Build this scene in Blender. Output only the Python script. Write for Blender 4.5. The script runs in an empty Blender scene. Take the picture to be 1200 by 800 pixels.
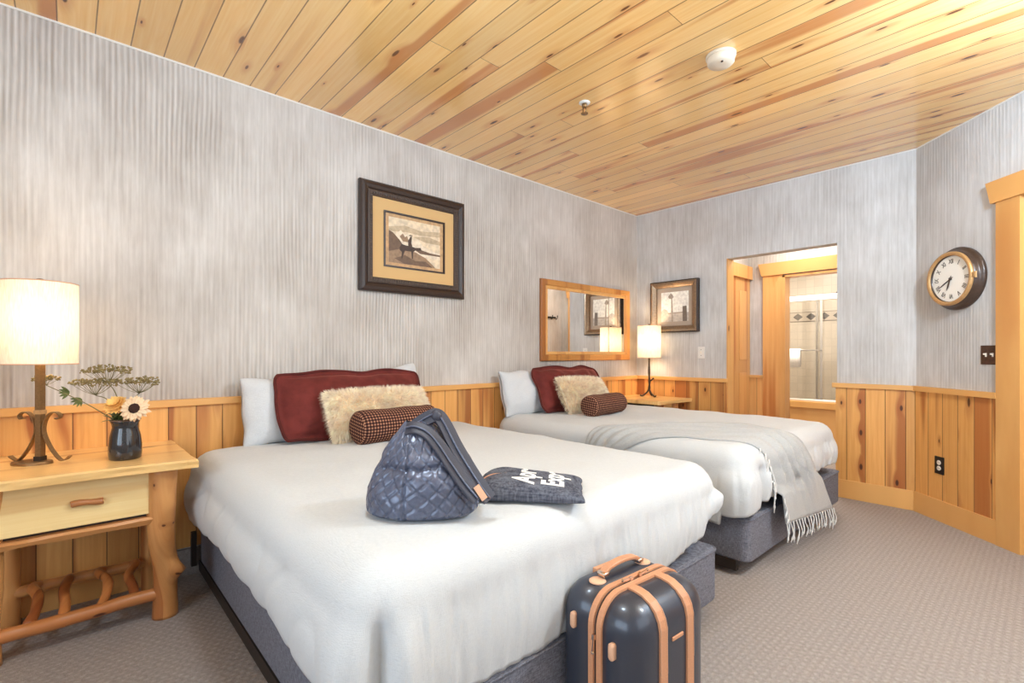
import bpy, bmesh, math, random
from math import sin, cos, pi, sqrt, radians as R
from mathutils import Vector as V, Matrix as M, noise
from mathutils.bvhtree import BVHTree
random.seed(7)
COL = bpy.context.scene.collection
sc = bpy.context.scene

# ------------------------------------------------------------------ materials
def lin(c):
    def f(x):
        x /= 255.0
        return x/12.92 if x <= .04045 else ((x+.055)/1.055)**2.4
    return (f(c[0]), f(c[1]), f(c[2]), 1)

class NT:
    def __init__(s, name):
        s.m = bpy.data.materials.new(name); s.m.use_nodes = True
        s.t = s.m.node_tree; s.t.nodes.clear()
        s.out = s.n('ShaderNodeOutputMaterial')
        s.b = s.n('ShaderNodeBsdfPrincipled'); s.l(s.b.outputs[0], s.out.inputs[0])
    def n(s, t, **k):
        x = s.t.nodes.new(t)
        for a, v in k.items(): setattr(x, a, v)
        return x
    def l(s, a, b): s.t.links.new(a, b)
    def set(s, inp, v):
        if hasattr(v, 'is_output') or isinstance(v, bpy.types.NodeSocket): s.l(v, inp)
        else: inp.default_value = v
    def math(s, op, a, b=0.0, c=None):
        x = s.n('ShaderNodeMath', operation=op); s.set(x.inputs[0], a); s.set(x.inputs[1], b)
        if c is not None: s.set(x.inputs[2], c)
        return x.outputs[0]
    def dot(s, vec, d):
        x = s.n('ShaderNodeVectorMath', operation='DOT_PRODUCT'); s.l(vec, x.inputs[0]); x.inputs[1].default_value = d
        return x.outputs['Value']
    def comb(s, a, b, c=0.0):
        x = s.n('ShaderNodeCombineXYZ'); s.set(x.inputs[0], a); s.set(x.inputs[1], b); s.set(x.inputs[2], c)
        return x.outputs[0]
    def noise(s, vec, scale=1.0, detail=2.0, rough=.5, dist=0.0):
        x = s.n('ShaderNodeTexNoise'); s.l(vec, x.inputs['Vector'])
        x.inputs['Scale'].default_value = scale; x.inputs['Detail'].default_value = detail
        x.inputs['Roughness'].default_value = rough; x.inputs['Distortion'].default_value = dist
        return x.outputs[0]
    def step(s, v, a, b):
        x = s.n('ShaderNodeMapRange', interpolation_type='SMOOTHSTEP'); s.set(x.inputs[0], v)
        x.inputs[1].default_value = a; x.inputs[2].default_value = b
        return x.outputs[0]
    def rng(s, v, a, b, c, d):
        x = s.n('ShaderNodeMapRange'); s.set(x.inputs[0], v)
        for i, q in enumerate((a, b, c, d)): x.inputs[i+1].default_value = q
        return x.outputs[0]
    def mix(s, f, a, b, mode='MIX'):
        x = s.n('ShaderNodeMix', data_type='RGBA', blend_type=mode); s.set(x.inputs[0], f); s.set(x.inputs[6], a); s.set(x.inputs[7], b)
        return x.outputs[2]
    def bump(s, h, strength=.3, dist=.005):
        x = s.n('ShaderNodeBump'); x.inputs['Strength'].default_value = strength; x.inputs['Distance'].default_value = dist
        s.l(h, x.inputs['Height']); s.l(x.outputs[0], s.b.inputs['Normal'])
    def P(s): return s.n('ShaderNodeTexCoord').outputs['Object']
    def UV(s): return s.n('ShaderNodeTexCoord').outputs['UV']
    def col(s, c): s.set(s.b.inputs['Base Color'], c)
    def par(s, **k):
        for a, v in k.items(): s.set(s.b.inputs[a], v)

def plain(name, c, rough=.5, metal=0.0, bump=0.0, bscale=200.0, var=0.0, coat=0.0, spec=.5):
    t = NT(name); t.par(Roughness=rough, Metallic=metal)
    t.b.inputs['Specular IOR Level'].default_value = spec
    t.b.inputs['Coat Weight'].default_value = coat
    nz = t.noise(t.P(), bscale, 3)
    k = lin(c)
    lo = (k[0]*(1-var), k[1]*(1-var), k[2]*(1-var), 1); hi = tuple(min(1, x*(1+var)) for x in k[:3])+(1,)
    t.col(t.mix(t.rng(nz, .3, .7, 0, 1), lo, hi))
    if bump: t.bump(nz, bump, .003)
    return t.m

def wood(name, u, v, w, light, mid, streak, knot, rough=.35, groove=.0035, knot_sp=.42, kexist=.5, joint=0.0, seed=0.0,
         streak_cut=.56, coat=0.0, uoff=0.0, tone=.2, kdens=1.0):
    t = NT(name); P = t.P()
    U = t.math('ADD', t.dot(P, u), uoff+50*w); Vv = t.dot(P, v)
    Q = t.math('DIVIDE', U, w); I = t.math('FLOOR', Q); F = t.math('SUBTRACT', Q, I)
    wn = t.n('ShaderNodeTexWhiteNoise', noise_dimensions='1D'); t.set(wn.inputs['W'], t.math('ADD', I, seed+.5))
    rnd = wn.outputs[0]
    sp = t.n('ShaderNodeSeparateColor'); t.l(wn.outputs[1], sp.inputs[0]); r2, r3 = sp.outputs[1], sp.outputs[2]
    Vs = t.math('ADD', Vv, t.math('MULTIPLY', rnd, 17.0))
    if joint:
        J = t.math('DIVIDE', Vs, joint); JI = t.math('FLOOR', J); JF = t.math('SUBTRACT', J, JI)
        wn2 = t.n('ShaderNodeTexWhiteNoise', noise_dimensions='2D'); t.l(t.comb(I, JI), wn2.inputs['Vector'])
        r2 = wn2.outputs[0]
        Vs = t.math('ADD', Vs, t.math('MULTIPLY', r2, 5.0))
    # knots first so the grain can flow round them
    kv = t.n('ShaderNodeTexVoronoi', voronoi_dimensions='2D'); kv.inputs['Scale'].default_value = 1.0
    t.l(t.comb(t.math('MULTIPLY', Q, kdens), t.math('DIVIDE', Vs, knot_sp)), kv.inputs['Vector'])
    ks = t.n('ShaderNodeSeparateColor'); t.l(kv.outputs['Color'], ks.inputs[0])
    kd = t.math('DIVIDE', kv.outputs['Distance'], t.rng(ks.outputs[1], 0, 1, .28, 1.1))
    has = t.math('GREATER_THAN', ks.outputs[0], 1-kexist)
    kn = t.math('MULTIPLY', t.math('SUBTRACT', 1.0, t.step(kd, .055, .105)), has)
    halo = t.math('MULTIPLY', t.math('SUBTRACT', 1.0, t.step(kd, .07, .42)), has)
    Ug = t.math('ADD', U, t.math('MULTIPLY', halo, .022))
    g = t.noise(t.comb(t.math('MULTIPLY', Ug, 60.0), t.math('MULTIPLY', Vs, 1.6), t.math('MULTIPLY', r3, 9)), 1, 3, .6)
    ring = t.noise(t.comb(t.math('MULTIPLY', Ug, 9.0), t.math('MULTIPLY', Vs, .55), t.math('MULTIPLY', rnd, 31)), 1, 1.5)
    ringl = t.math('ABSOLUTE', t.math('SINE', t.math('MULTIPLY', ring, 48.0)))
    hs = t.noise(t.comb(t.math('MULTIPLY', Ug, 7.0), t.math('MULTIPLY', Vs, .3), t.math('ADD', t.math('MULTIPLY', r2, 41), 3.0)), 1, 2)
    hm = t.math('MULTIPLY', t.step(hs, streak_cut, streak_cut+.09), t.step(r3, .12, .3))
    c = t.mix(t.rng(g, .25, .8, 0, .85), lin(light), lin(mid))
    c = t.mix(t.math('MULTIPLY', t.math('POWER', ringl, 6.0), .22), c, lin(mid))
    c = t.mix(t.math('MULTIPLY', hm, .78), c, lin(streak))
    tn = t.rng(r2, 0, 1, 1-tone, 1+tone*.35)
    tv = t.n('ShaderNodeVectorMath', operation='SCALE'); t.l(c, tv.inputs[0]); t.l(tn, tv.inputs['Scale']); c = tv.outputs[0]
    c = t.mix(t.math('MULTIPLY', halo, .45), c, lin(streak))
    c = t.mix(t.math('MULTIPLY', kn, .92), c, lin(knot))
    h = t.math('MULTIPLY', g, .15)
    if groove:
        e = t.math('MULTIPLY', t.math('MINIMUM', F, t.math('SUBTRACT', 1.0, F)), w)
        gm = t.math('SUBTRACT', 1.0, t.step(e, groove*.25, groove))
        if joint:
            je = t.math('MULTIPLY', t.math('MINIMUM', JF, t.math('SUBTRACT', 1.0, JF)), joint)
            gm = t.math('MAXIMUM', gm, t.math('SUBTRACT', 1.0, t.step(je, .0008, .002)))
        c = t.mix(t.math('MULTIPLY', gm, .8), c, lin(tuple(x*.45 for x in streak)))
        h = t.math('SUBTRACT', h, gm)
    t.col(c); t.bump(h, .45, .004)
    t.par(Roughness=rough); t.b.inputs['Coat Weight'].default_value = coat; t.b.inputs['Coat Roughness'].default_value = .14
    return t.m

def plaster(name, u, amp=1.0, c1=(218, 216, 214), c2=(150, 142, 134)):
    t = NT(name); P = t.P(); U = t.dot(P, u); Z = t.dot(P, (0, 0, 1))
    d = t.noise(t.comb(t.math('MULTIPLY', U, 1.3), t.math('MULTIPLY', Z, .8)), 1, 2)
    d2 = t.noise(t.comb(t.math('MULTIPLY', U, 7.0), t.math('MULTIPLY', Z, 1.6)), 1, 2)
    ph = t.math('MULTIPLY', t.math('ADD', t.math('ADD', U, t.math('MULTIPLY', d, .05)), t.math('MULTIPLY', d2, .009)), 2*pi/.023)
    rid = t.math('ADD', t.math('MULTIPLY', t.math('SINE', ph), .5), .5)
    patch = t.step(t.noise(t.comb(t.math('MULTIPLY', U, 1.1), t.math('MULTIPLY', Z, .9), 3.0), 1, 2), .36, .62)
    streak = t.math('ADD', t.math('MULTIPLY', t.noise(t.comb(t.math('MULTIPLY', U, 75.0), t.math('MULTIPLY', Z, 2.2)), 1, 3), .55), t.math('MULTIPLY', t.noise(t.comb(t.math('MULTIPLY', U, 26.0), t.math('MULTIPLY', Z, 4.5), 7.0), 1, 4, .65), .45))
    cloud = t.noise(P, 2.2, 3)
    h = t.math('ADD', t.math('MULTIPLY', t.math('MULTIPLY', rid, t.math('ADD', t.math('MULTIPLY', patch, .8), .2)), amp), t.math('MULTIPLY', streak, .45))
    f = t.math('ADD', t.math('MULTIPLY', t.math('SUBTRACT', 1.0, rid), t.math('MULTIPLY', patch, .36*amp)), t.math('MULTIPLY', t.rng(streak, .3, .7, 0, 1), .52))
    f = t.math('ADD', f, t.rng(cloud, .3, .7, -.12, .2))
    c = t.mix(f, lin(c1), lin(c2))
    t.col(c); t.bump(h, .42, .006); t.par(Roughness=.75)
    return t.m

def carpet():
    t = NT('carpet'); P = t.P()
    U = t.math('MULTIPLY', t.dot(P, (1, 0, 0)), 2*pi/.026); W = t.math('MULTIPLY', t.dot(P, (0, 1, 0)), 2*pi/.032)
    row = t.math('MULTIPLY', t.math('ADD', t.math('SINE', U), 1.0), .5)
    off = t.math('MULTIPLY', t.math('SINE', t.math('ADD', W, t.math('MULTIPLY', t.math('FLOOR', t.math('DIVIDE', U, 2*pi)), pi))), .5)
    pat = t.math('MULTIPLY', row, t.math('ADD', off, .5))
    n1 = t.noise(P, 260, 3, .7); n2 = t.noise(P, 2.0, 2); n3 = t.noise(P, 60, 3, .6)
    f = t.math('ADD', t.math('MULTIPLY', pat, .22), t.math('MULTIPLY', t.rng(n1, .3, .7, 0, 1), .5))
    f = t.math('ADD', f, t.math('MULTIPLY', t.rng(n3, .3, .7, 0, 1), .26))
    c = t.mix(f, lin((126, 115, 109)), lin((192, 182, 176)))
    t.col(c); t.par(Roughness=.95); t.b.inputs['Specular IOR Level'].default_value = .1
    t.bump(t.math('ADD', t.math('MULTIPLY', pat, .7), n1), .5, .006)
    return t.m

def fabric(name, a, b, scale=900.0, rough=.9, bump=.25, sheen=0.0, big=0.0):
    t = NT(name); P = t.P()
    mp = t.n('ShaderNodeMapping'); t.l(P, mp.inputs[0]); mp.inputs['Scale'].default_value = (1, 1, .12)
    mp2 = t.n('ShaderNodeMapping'); t.l(P, mp2.inputs[0]); mp2.inputs['Scale'].default_value = (.12, .12, 1)
    n1 = t.noise(mp.outputs[0], scale*.4, 2, .6); n2 = t.noise(mp2.outputs[0], scale*.4, 2, .6)
    s = t.math('ADD', n1, n2)
    f = t.rng(s, .75, 1.25, 0, 1)
    t.col(t.mix(f, lin(a), lin(b))); t.par(Roughness=rough)
    t.b.inputs['Specular IOR Level'].default_value = .2
    t.b.inputs['Sheen Weight'].default_value = sheen
    h = s
    if big: h = t.math('ADD', t.math('MULTIPLY', s, .3), t.math('MULTIPLY', t.noise(P, 9.0, 4, .6, .6), big))
    t.bump(h, bump, .004 if not big else .02)
    return t.m

def velvet(name, c):
    t = NT(name); k = lin(c); n = t.noise(t.P(), 14, 3)
    t.col(t.mix(t.rng(n, .3, .7, 0, 1), tuple(x*.75 for x in k[:3])+(1,), tuple(x*1.2 for x in k[:3])+(1,)))
    t.par(Roughness=.8); t.b.inputs['Sheen Weight'].default_value = .5; t.b.inputs['Sheen Roughness'].default_value = .4
    t.b.inputs['Sheen Tint'].default_value = lin((235, 150, 130)); t.b.inputs['Specular IOR Level'].default_value = .2
    t.bump(t.noise(t.P(), 30, 3), .15, .01)
    return t.m

X_, Y_, Z_ = (1, 0, 0), (0, 1, 0), (0, 0, 1)
S2 = sqrt(.5)
CEIL = dict(light=(254, 214, 146), mid=(242, 186, 110), streak=(200, 122, 66), knot=(84, 38, 18))
PAN = dict(light=(238, 180, 106), mid=(216, 148, 76), streak=(166, 90, 42), knot=(70, 34, 18))
MT = {}
MT['ceiling'] = wood('knotty_pine_ceiling', Y_, X_, .137, rough=.24, joint=5.5, groove=.004, coat=.7, kexist=.42, knot_sp=.44, uoff=.01, streak_cut=.545, kdens=1.1, tone=.13, **CEIL)
MT['pan_left'] = wood('pine_panel_left', Y_, Z_, .125, rough=.4, kexist=.45, knot_sp=.5, seed=3, streak_cut=.5, **PAN)
MT['pan_back'] = wood('pine_panel_back', X_, Z_, .128, rough=.4, kexist=.5, knot_sp=.30, seed=9, uoff=.03, streak_cut=.48, **PAN)
MT['pan_diag'] = wood('pine_panel_diag', (S2, -S2, 0), Z_, .125, rough=.4, kexist=.5, knot_sp=.36, seed=23, streak_cut=.48, **PAN)
TR = dict(light=(232, 178, 108), mid=(216, 154, 86), streak=(198, 132, 70), knot=(92, 46, 22))
MT['trim_y'] = wood('pine_trim_y', X_, Y_, 3.0, groove=0, knot_sp=.9, kdens=12, kexist=.2, seed=2, tone=.05, **TR)
MT['trim_x'] = wood('pine_trim_x', Y_, X_, 3.0, groove=0, knot_sp=.9, kdens=12, kexist=.2, seed=4, tone=.05, **TR)
MT['trim_d'] = wood('pine_trim_d', (S2, S2, 0), (S2, -S2, 0), 3.0, groove=0, knot_sp=.9, kdens=12, kexist=.2, seed=6, tone=.05, **TR)
MT['trim_z'] = wood('pine_trim_z', (.8, .6, 0), Z_, 3.0, groove=0, knot_sp=.8, kdens=14, kexist=.45, seed=8, tone=.05, **TR)
OR = dict(light=(234, 182, 116), mid=(220, 156, 90), streak=(190, 108, 50), knot=(96, 44, 20))
MT['orange_z'] = wood('amber_pine_z', (.8, .6, 0), Z_, 2.7, groove=0, knot_sp=.8, kdens=14, kexist=.3, seed=12, tone=.05, **OR)
MT['orange_x'] = wood('amber_pine_x', Y_, X_, 2.7, groove=0, knot_sp=.8, kdens=14, kexist=.1, seed=14, tone=.05, **OR)
MT['orange_pan'] = wood('amber_panel', X_, Z_, .1, kexist=.3, seed=17, **OR)
MT['door_pan'] = wood('amber_door', Y_, Z_, .3, groove=0, kexist=.2, seed=18, **OR)
MT['top_wood'] = wood('nightstand_top_wood', X_, Y_, .19, groove=.0006, knot_sp=.7, kexist=.18, seed=31, light=(248, 206, 138), mid=(232, 176, 104), streak=(204, 138, 76), knot=(110, 60, 28), rough=.3, coat=.3, tone=.08)
MT['drawer_wood'] = wood('drawer_front_wood', Z_, Y_, .5, groove=0, knot_sp=.9, kexist=.2, kdens=3, seed=35, light=(248, 218, 158), mid=(236, 196, 128), streak=(214, 160, 96), knot=(120, 66, 30), tone=.03)
MT['log'] = wood('peeled_log', (1, .5, 0), Z_, .3, groove=0, knot_sp=.16, kdens=3, kexist=.35, seed=41, light=(230, 170, 104), mid=(206, 138, 78), streak=(160, 90, 46), knot=(86, 42, 22), tone=.05, streak_cut=.5)
MT['log_y'] = wood('peeled_log_rail', (.6, 0, 1), Y_, .3, groove=0, knot_sp=.25, kdens=3, kexist=.4, seed=44, light=(232, 172, 106), mid=(212, 146, 84), streak=(176, 102, 54), knot=(86, 42, 22), tone=.05, streak_cut=.5)
MT['stick'] = wood('stick_wood', (.6, 1, 0), X_, .3, groove=0, knot_sp=.2, kdens=3, kexist=.2, seed=47, light=(210, 136, 76), mid=(184, 106, 54), streak=(130, 62, 30), knot=(80, 40, 22), tone=.05)
MT['bark'] = wood('live_edge_bark', Z_, Y_, .3, groove=0, knot_sp=.2, kdens=3, kexist=.2, seed=48, light=(214, 150, 88), mid=(176, 112, 62), streak=(112, 62, 34), knot=(60, 34, 20), tone=.05, streak_cut=.45)
MT['handle_wood'] = wood('handle_wood', Z_, Y_, .3, groove=0, knot_sp=.4, kexist=0, seed=50, light=(196, 130, 76), mid=(170, 100, 54), streak=(140, 76, 40), knot=(90, 46, 24))
MT['plaster_left'] = plaster('combed_plaster_left', Y_, 1.0, (216, 209, 202), (146, 133, 121))
MT['plaster_back'] = plaster('combed_plaster_back', X_, .28)
MT['plaster_diag'] = plaster('combed_plaster_diag', (S2, -S2, 0), .3)
MT['plaster_hall'] = plaster('combed_plaster_hall', (S2, S2, 0), .35)
MT['carpet'] = carpet()
MT['white_trim'] = plain('white_caulk', (222, 216, 208), .6)
MT['duvet'] = fabric('white_cotton', (204, 205, 205), (211, 212, 212), 1500, .85, .3, .1, big=.9)
MT['pillow'] = fabric('white_pillowcase', (206, 207, 209), (216, 217, 218), 1500, .85, .35, .1, big=1.3)
MT['throw'] = fabric('pale_grey_throw', (170, 169, 167), (188, 187, 185), 1500, .9, .3, .3)
MT['tassel'] = fabric('throw_fringe', (214, 212, 208), (234, 232, 228), 700, .9, .2, .2)
MT['base'] = fabric('charcoal_upholstery', (88, 88, 96), (140, 140, 150), 1200, .9, .3)
MT['mattress'] = fabric('mattress_cloth', (200, 200, 200), (226, 226, 226), 500, .9)
MT['dark_metal'] = plain('dark_steel', (62, 52, 46), .5, .6, .1)
MT['black'] = plain('black_plastic', (24, 22, 22), .45)
MT['red'] = velvet('rust_velvet', (106, 43, 38))
MT['red_pipe'] = velvet('rust_velvet_piping', (86, 34, 30))
MT['fur'] = plain('cream_fur', (255, 232, 208), .9, 0, 0, 22, .16, spec=.15)
MT['fur_base'] = plain('cream_fur_backing', (246, 216, 178), .95, 0, .3, 60, .15, spec=.1)
MT['navy'] = plain('navy_shell', (56, 60, 72), .34, .2, .05, 400, .06, coat=.35)
MT['tan'] = plain('tan_leather', (206, 146, 108), .45, 0, .15, 300, .08)
MT['tan_pale'] = plain('pale_tan_leather', (224, 174, 140), .5, 0, .1, 300, .05)
MT['zip'] = plain('zipper_tape', (150, 106, 84), .7, 0, .3, 600, .1)
MT['chrome'] = plain('polished_nickel', (226, 206, 190), .2, 1)
MT['bronze'] = plain('antique_bronze', (150, 116, 78), .42, .75, .1, 120, .12)
MT['iron'] = plain('dark_bronze_iron', (70, 56, 44), .5, .5, .2, 150, .15)
MT['quilt'] = plain('quilted_navy_nylon', (92, 97, 116), .3, .2, .12, 90, .14, coat=.12)
MT['quilt_dark'] = plain('navy_nylon_strap', (60, 59, 70), .5, 0, .15, 300, .1)
MT['lining'] = plain('black_lining', (22, 20, 22), .8)
MT['frame_dark'] = plain('espresso_frame', (50, 34, 27), .4, 0, .15, 90, .2, coat=.15)
MT['frame_mid'] = plain('espresso_bead', (78, 62, 52), .5, .2, .6, 180, .3)
MT['mat_tan'] = plain('tan_mat_board', (212, 172, 116), .85, 0, .2, 500, .05)
MT['fillet'] = plain('dark_fillet', (46, 28, 20), .4)
MT['frame_bronze'] = plain('pewter_bronze_frame', (150, 124, 98), .32, .55, .1, 60, .15)
MT['frame_bronze_dark'] = plain('dark_outer_frame', (58, 44, 36), .4, .2)
MT['mat_grey'] = plain('grey_beige_mat', (178, 160, 142), .8, 0, .2, 300, .06)
MT['clock_case'] = plain('clock_case_brown', (74, 56, 46), .38, .15, .2, 70, .15, coat=.2)
MT['gold'] = plain('aged_brass', (206, 164, 112), .4, .5, .1, 80, .1)
MT['dial'] = plain('ivory_dial', (250, 245, 234), .5)
MT['ink'] = plain('dial_ink', (70, 58, 50), .6)
MT['ink_light'] = plain('dial_ink_fine', (150, 138, 126), .6)
MT['switch_bronze'] = plain('oil_rubbed_bronze', (84, 62, 50), .4, .6, .15, 80, .15)
MT['ivory'] = plain('ivory_plastic', (240, 230, 214), .35)
MT['plate_white'] = plain('white_plate', (226, 222, 216), .4)
MT['detector'] = plain('cream_plastic', (224, 208, 186), .7)
MT['vase'] = plain('dark_glazed_stoneware', (40, 38, 40), .12, 0, .1, 12, .4, coat=.6)
MT['vase_brown'] = plain('brown_glaze', (96, 70, 54), .25, 0, .1, 20, .3, coat=.3)
MT['stem_green'] = plain('olive_stem', (112, 104, 62), .6)
MT['leaf'] = plain('green_leaf', (84, 96, 44), .55, 0, .2, 60, .2)
MT['umbel'] = plain('dried_umbel', (140, 122, 78), .8, 0, .3, 200, .25)
MT['petal_pale'] = plain('blush_petal', (242, 206, 164), .6, 0, .1, 60, .06)
MT['petal_yellow'] = plain('apricot_petal', (244, 194, 110), .6, 0, .1, 60, .1)
MT['flower_core'] = plain('dark_brown_disc', (54, 28, 18), .9, 0, .6, 300, .3)
MT['knit'] = fabric('charcoal_knit', (60, 62, 74), (112, 114, 124), 420, .95, .5)
MT['letter'] = plain('white_felt', (240, 238, 234), .9, 0, .2, 300, .03)
MT['pale_wood'] = plain('pale_wooden_tag', (226, 184, 124), .5, 0, .1, 80, .08)
MT['towel'] = fabric('white_towel', (236, 232, 226), (250, 247, 242), 300, .95, .5)
MT['silver'] = plain('satin_chrome', (214, 210, 204), .25, .9)
MT['rail_white'] = plain('white_rail', (240, 236, 230), .3, .1)
MT['mirror'] = plain('mirror_silver', (244, 242, 238), .01, 1)

def shade_mat():
    t = NT('linen_shade'); P = t.P()
    mp = t.n('ShaderNodeMapping'); t.l(P, mp.inputs[0]); mp.inputs['Scale'].default_value = (1, 1, .1)
    n = t.noise(mp.outputs[0], 260, 3)
    c = t.mix(t.rng(n, .3, .7, 0, 1), lin((228, 216, 190)), lin((246, 238, 220)))
    t.col(c); t.par(Roughness=.8)
    tr = t.n('ShaderNodeBsdfTranslucent'); t.l(c, tr.inputs[0])
    mx = t.n('ShaderNodeMixShader'); mx.inputs[0].default_value = .17
    t.l(t.b.outputs[0], mx.inputs[1]); t.l(tr.outputs[0], mx.inputs[2]); t.l(mx.outputs[0], t.out.inputs[0])
    return t.m
MT['shade'] = shade_mat()
def bulb_mat():
    t = NT('lit_bulb'); t.b.inputs['Emission Color'].default_value = lin((255, 222, 176)); t.b.inputs['Emission Strength'].default_value = 5
    return t.m
MT['bulb'] = bulb_mat()
def gingham():
    t = NT('brown_gingham'); uv = t.UV(); s = t.n('ShaderNodeSeparateXYZ'); t.l(uv, s.inputs[0])
    k = 1/.0175
    fx = t.math('FRACT', t.math('MULTIPLY', t.math('ADD', s.outputs[0], 5.0), k)); fy = t.math('FRACT', t.math('MULTIPLY', t.math('ADD', s.outputs[1], 5.0), k))
    a = t.math('LESS_THAN', fx, .56); b = t.math('LESS_THAN', fy, .56)
    f = t.math('MULTIPLY', t.math('ADD', a, b), .5)
    r = t.n('ShaderNodeValToRGB'); t.l(f, r.inputs[0]); e = r.color_ramp.elements
    r.color_ramp.interpolation = 'CONSTANT'
    e[0].position = 0; e[0].color = lin((176, 130, 102)); e[1].position = .7; e[1].color = lin((38, 24, 24))
    x = r.color_ramp.elements.new(.3); x.color = lin((92, 54, 44))
    t.col(r.outputs[0]); t.par(Roughness=.9); t.b.inputs['Specular IOR Level'].default_value = .2
    t.bump(t.noise(t.P(), 300, 2), .2, .003)
    return t.m
MT['gingham'] = gingham()
def tiles(name, c1, c2, grout, size, u, v):
    t = NT(name); P = t.P()
    b = t.n('ShaderNodeTexBrick', offset=0.0); t.l(t.comb(t.dot(P, u), t.dot(P, v)), b.inputs['Vector'])
    b.inputs['Color1'].default_value = lin(c1); b.inputs['Color2'].default_value = lin(c2); b.inputs['Mortar'].default_value = lin(grout)
    b.inputs['Scale'].default_value = 1; b.inputs['Brick Width'].default_value = size; b.inputs['Row Height'].default_value = size
    b.inputs['Mortar Size'].default_value = .003
    t.col(b.outputs[0]); t.par(Roughness=.25)
    return t.m
MT['tile'] = tiles('shower_tile', (226, 216, 202), (218, 208, 194), (208, 199, 187), .108, X_, Z_)
MT['tile_side'] = tiles('shower_tile_side', (226, 216, 202), (218, 208, 194), (200, 190, 178), .108, Y_, Z_)
def diamonds():
    t = NT('diamond_border_tile'); P = t.P(); u = t.math('FRACT', t.math('DIVIDE', t.math('ADD', t.dot(P, X_), 3.0), .17)); v = t.math('DIVIDE', t.math('SUBTRACT', t.dot(P, Z_), 1.73), .14)
    d = t.math('ADD', t.math('ABSOLUTE', t.math('SUBTRACT', u, .5)), t.math('ABSOLUTE', v))
    ins = t.math('LESS_THAN', d, .38)
    edge = t.math('GREATER_THAN', t.math('ABSOLUTE', v), .44)
    c = t.mix(ins, lin((206, 194, 180)), lin((92, 86, 84))); c = t.mix(edge, c, lin((120, 112, 106)))
    t.col(c); t.par(Roughness=.3); return t.m
MT['diamond'] = diamonds()
def glass():
    t = NT('shower_glass'); tr = t.n('ShaderNodeBsdfTransparent'); tr.inputs[0].default_value = (.93, .92, .9, 1)
    gl = t.n('ShaderNodeBsdfGlossy'); gl.inputs['Roughness'].default_value = .05
    mx = t.n('ShaderNodeMixShader'); mx.inputs[0].default_value = .07
    t.l(tr.outputs[0], mx.inputs[1]); t.l(gl.outputs[0], mx.inputs[2]); t.l(mx.outputs[0], t.out.inputs[0]); return t.m
MT['glass'] = glass()
def art(name, c):
    return plain(name, c, .6, 0, .1, 40, .18)

# ------------------------------------------------------------------ mesh helpers
def new(): return bmesh.new()
def obj(name, bm, m, parent=None, smooth=False, mats=None):
    me = bpy.data.meshes.new(name); bmesh.ops.recalc_face_normals(bm, faces=bm.faces); bm.to_mesh(me); bm.free()
    for k in (mats or [m]): me.materials.append(k)
    if smooth:
        for p in me.polygons: p.use_smooth = True
    o = bpy.data.objects.new(name, me); COL.objects.link(o)
    if parent: o.parent = parent
    return o
def tag(o, label=None, cat=None, group=None, kind=None):
    if label: o['label'] = label
    if cat: o['category'] = cat
    if group: o['group'] = group
    if kind: o['kind'] = kind
    return o
def thing(name, label, cat, loc=(0, 0, 0), rz=0.0, group=None):
    o = bpy.data.objects.new(name, None); COL.objects.link(o); o.empty_display_size = .05
    o.location = loc; o.rotation_euler = (0, 0, rz)
    return tag(o, label, cat, group)
def struct(name, bm, m, parent=None, smooth=False, label=None):
    o = obj(name, bm, m, parent, smooth)
    if parent is None: o['kind'] = 'structure'
    if label: o['label'] = label
    return o
def dup(root, loc=None, label=None, group=None):
    r = root.copy(); COL.objects.link(r)
    if loc is not None: r.location = loc
    if label: r['label'] = label
    if group: r['group'] = group
    for ch in list(root.children):
        c = ch.copy(); COL.objects.link(c); c.parent = r
        for g in list(ch.children):
            d = g.copy(); COL.objects.link(d); d.parent = c
    return r
def box(bm, x0, x1, y0, y1, z0, z1, bev=0.0, seg=2):
    vs = [bm.verts.new((x, y, z)) for x in (x0, x1) for y in (y0, y1) for z in (z0, z1)]
    fs = [bm.faces.new([vs[i] for i in f]) for f in ((0, 1, 3, 2), (4, 6, 7, 5), (0, 4, 5, 1), (2, 3, 7, 6), (0, 2, 6, 4), (1, 5, 7, 3))]
    if bev:
        es = list({e for f in fs for e in f.edges})
        bmesh.ops.bevel(bm, geom=es, offset=bev, segments=seg, affect='EDGES', profile=.6)
    return bm
def prism(bm, poly, z0, z1, axis='z'):
    def P(a, b, c):
        return {'z': (a, b, c), 'y': (a, c, b), 'x': (c, a, b)}[axis]
    lo = [bm.verts.new(P(a, b, z0)) for a, b in poly]; hi = [bm.verts.new(P(a, b, z1)) for a, b in poly]
    n = len(poly); bm.faces.new(lo); bm.faces.new(hi[::-1])
    for i in range(n): bm.faces.new((lo[i], lo[(i+1) % n], hi[(i+1) % n], hi[i]))
    return bm
def cr(pts, n=8):
    """smooth curve through points"""
    pts = [V(p) for p in pts]; q = [pts[0]*2-pts[1]]+pts+[pts[-1]*2-pts[-2]]; out = []
    for i in range(1, len(q)-2):
        for k in range(n):
            t = k/n
            out.append(.5*((2*q[i])+(q[i+1]-q[i-1])*t+(2*q[i-1]-5*q[i]+4*q[i+1]-q[i+2])*t*t+(3*q[i]-q[i-1]-3*q[i+1]+q[i+2])*t**3))
    out.append(pts[-1]); return out
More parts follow.
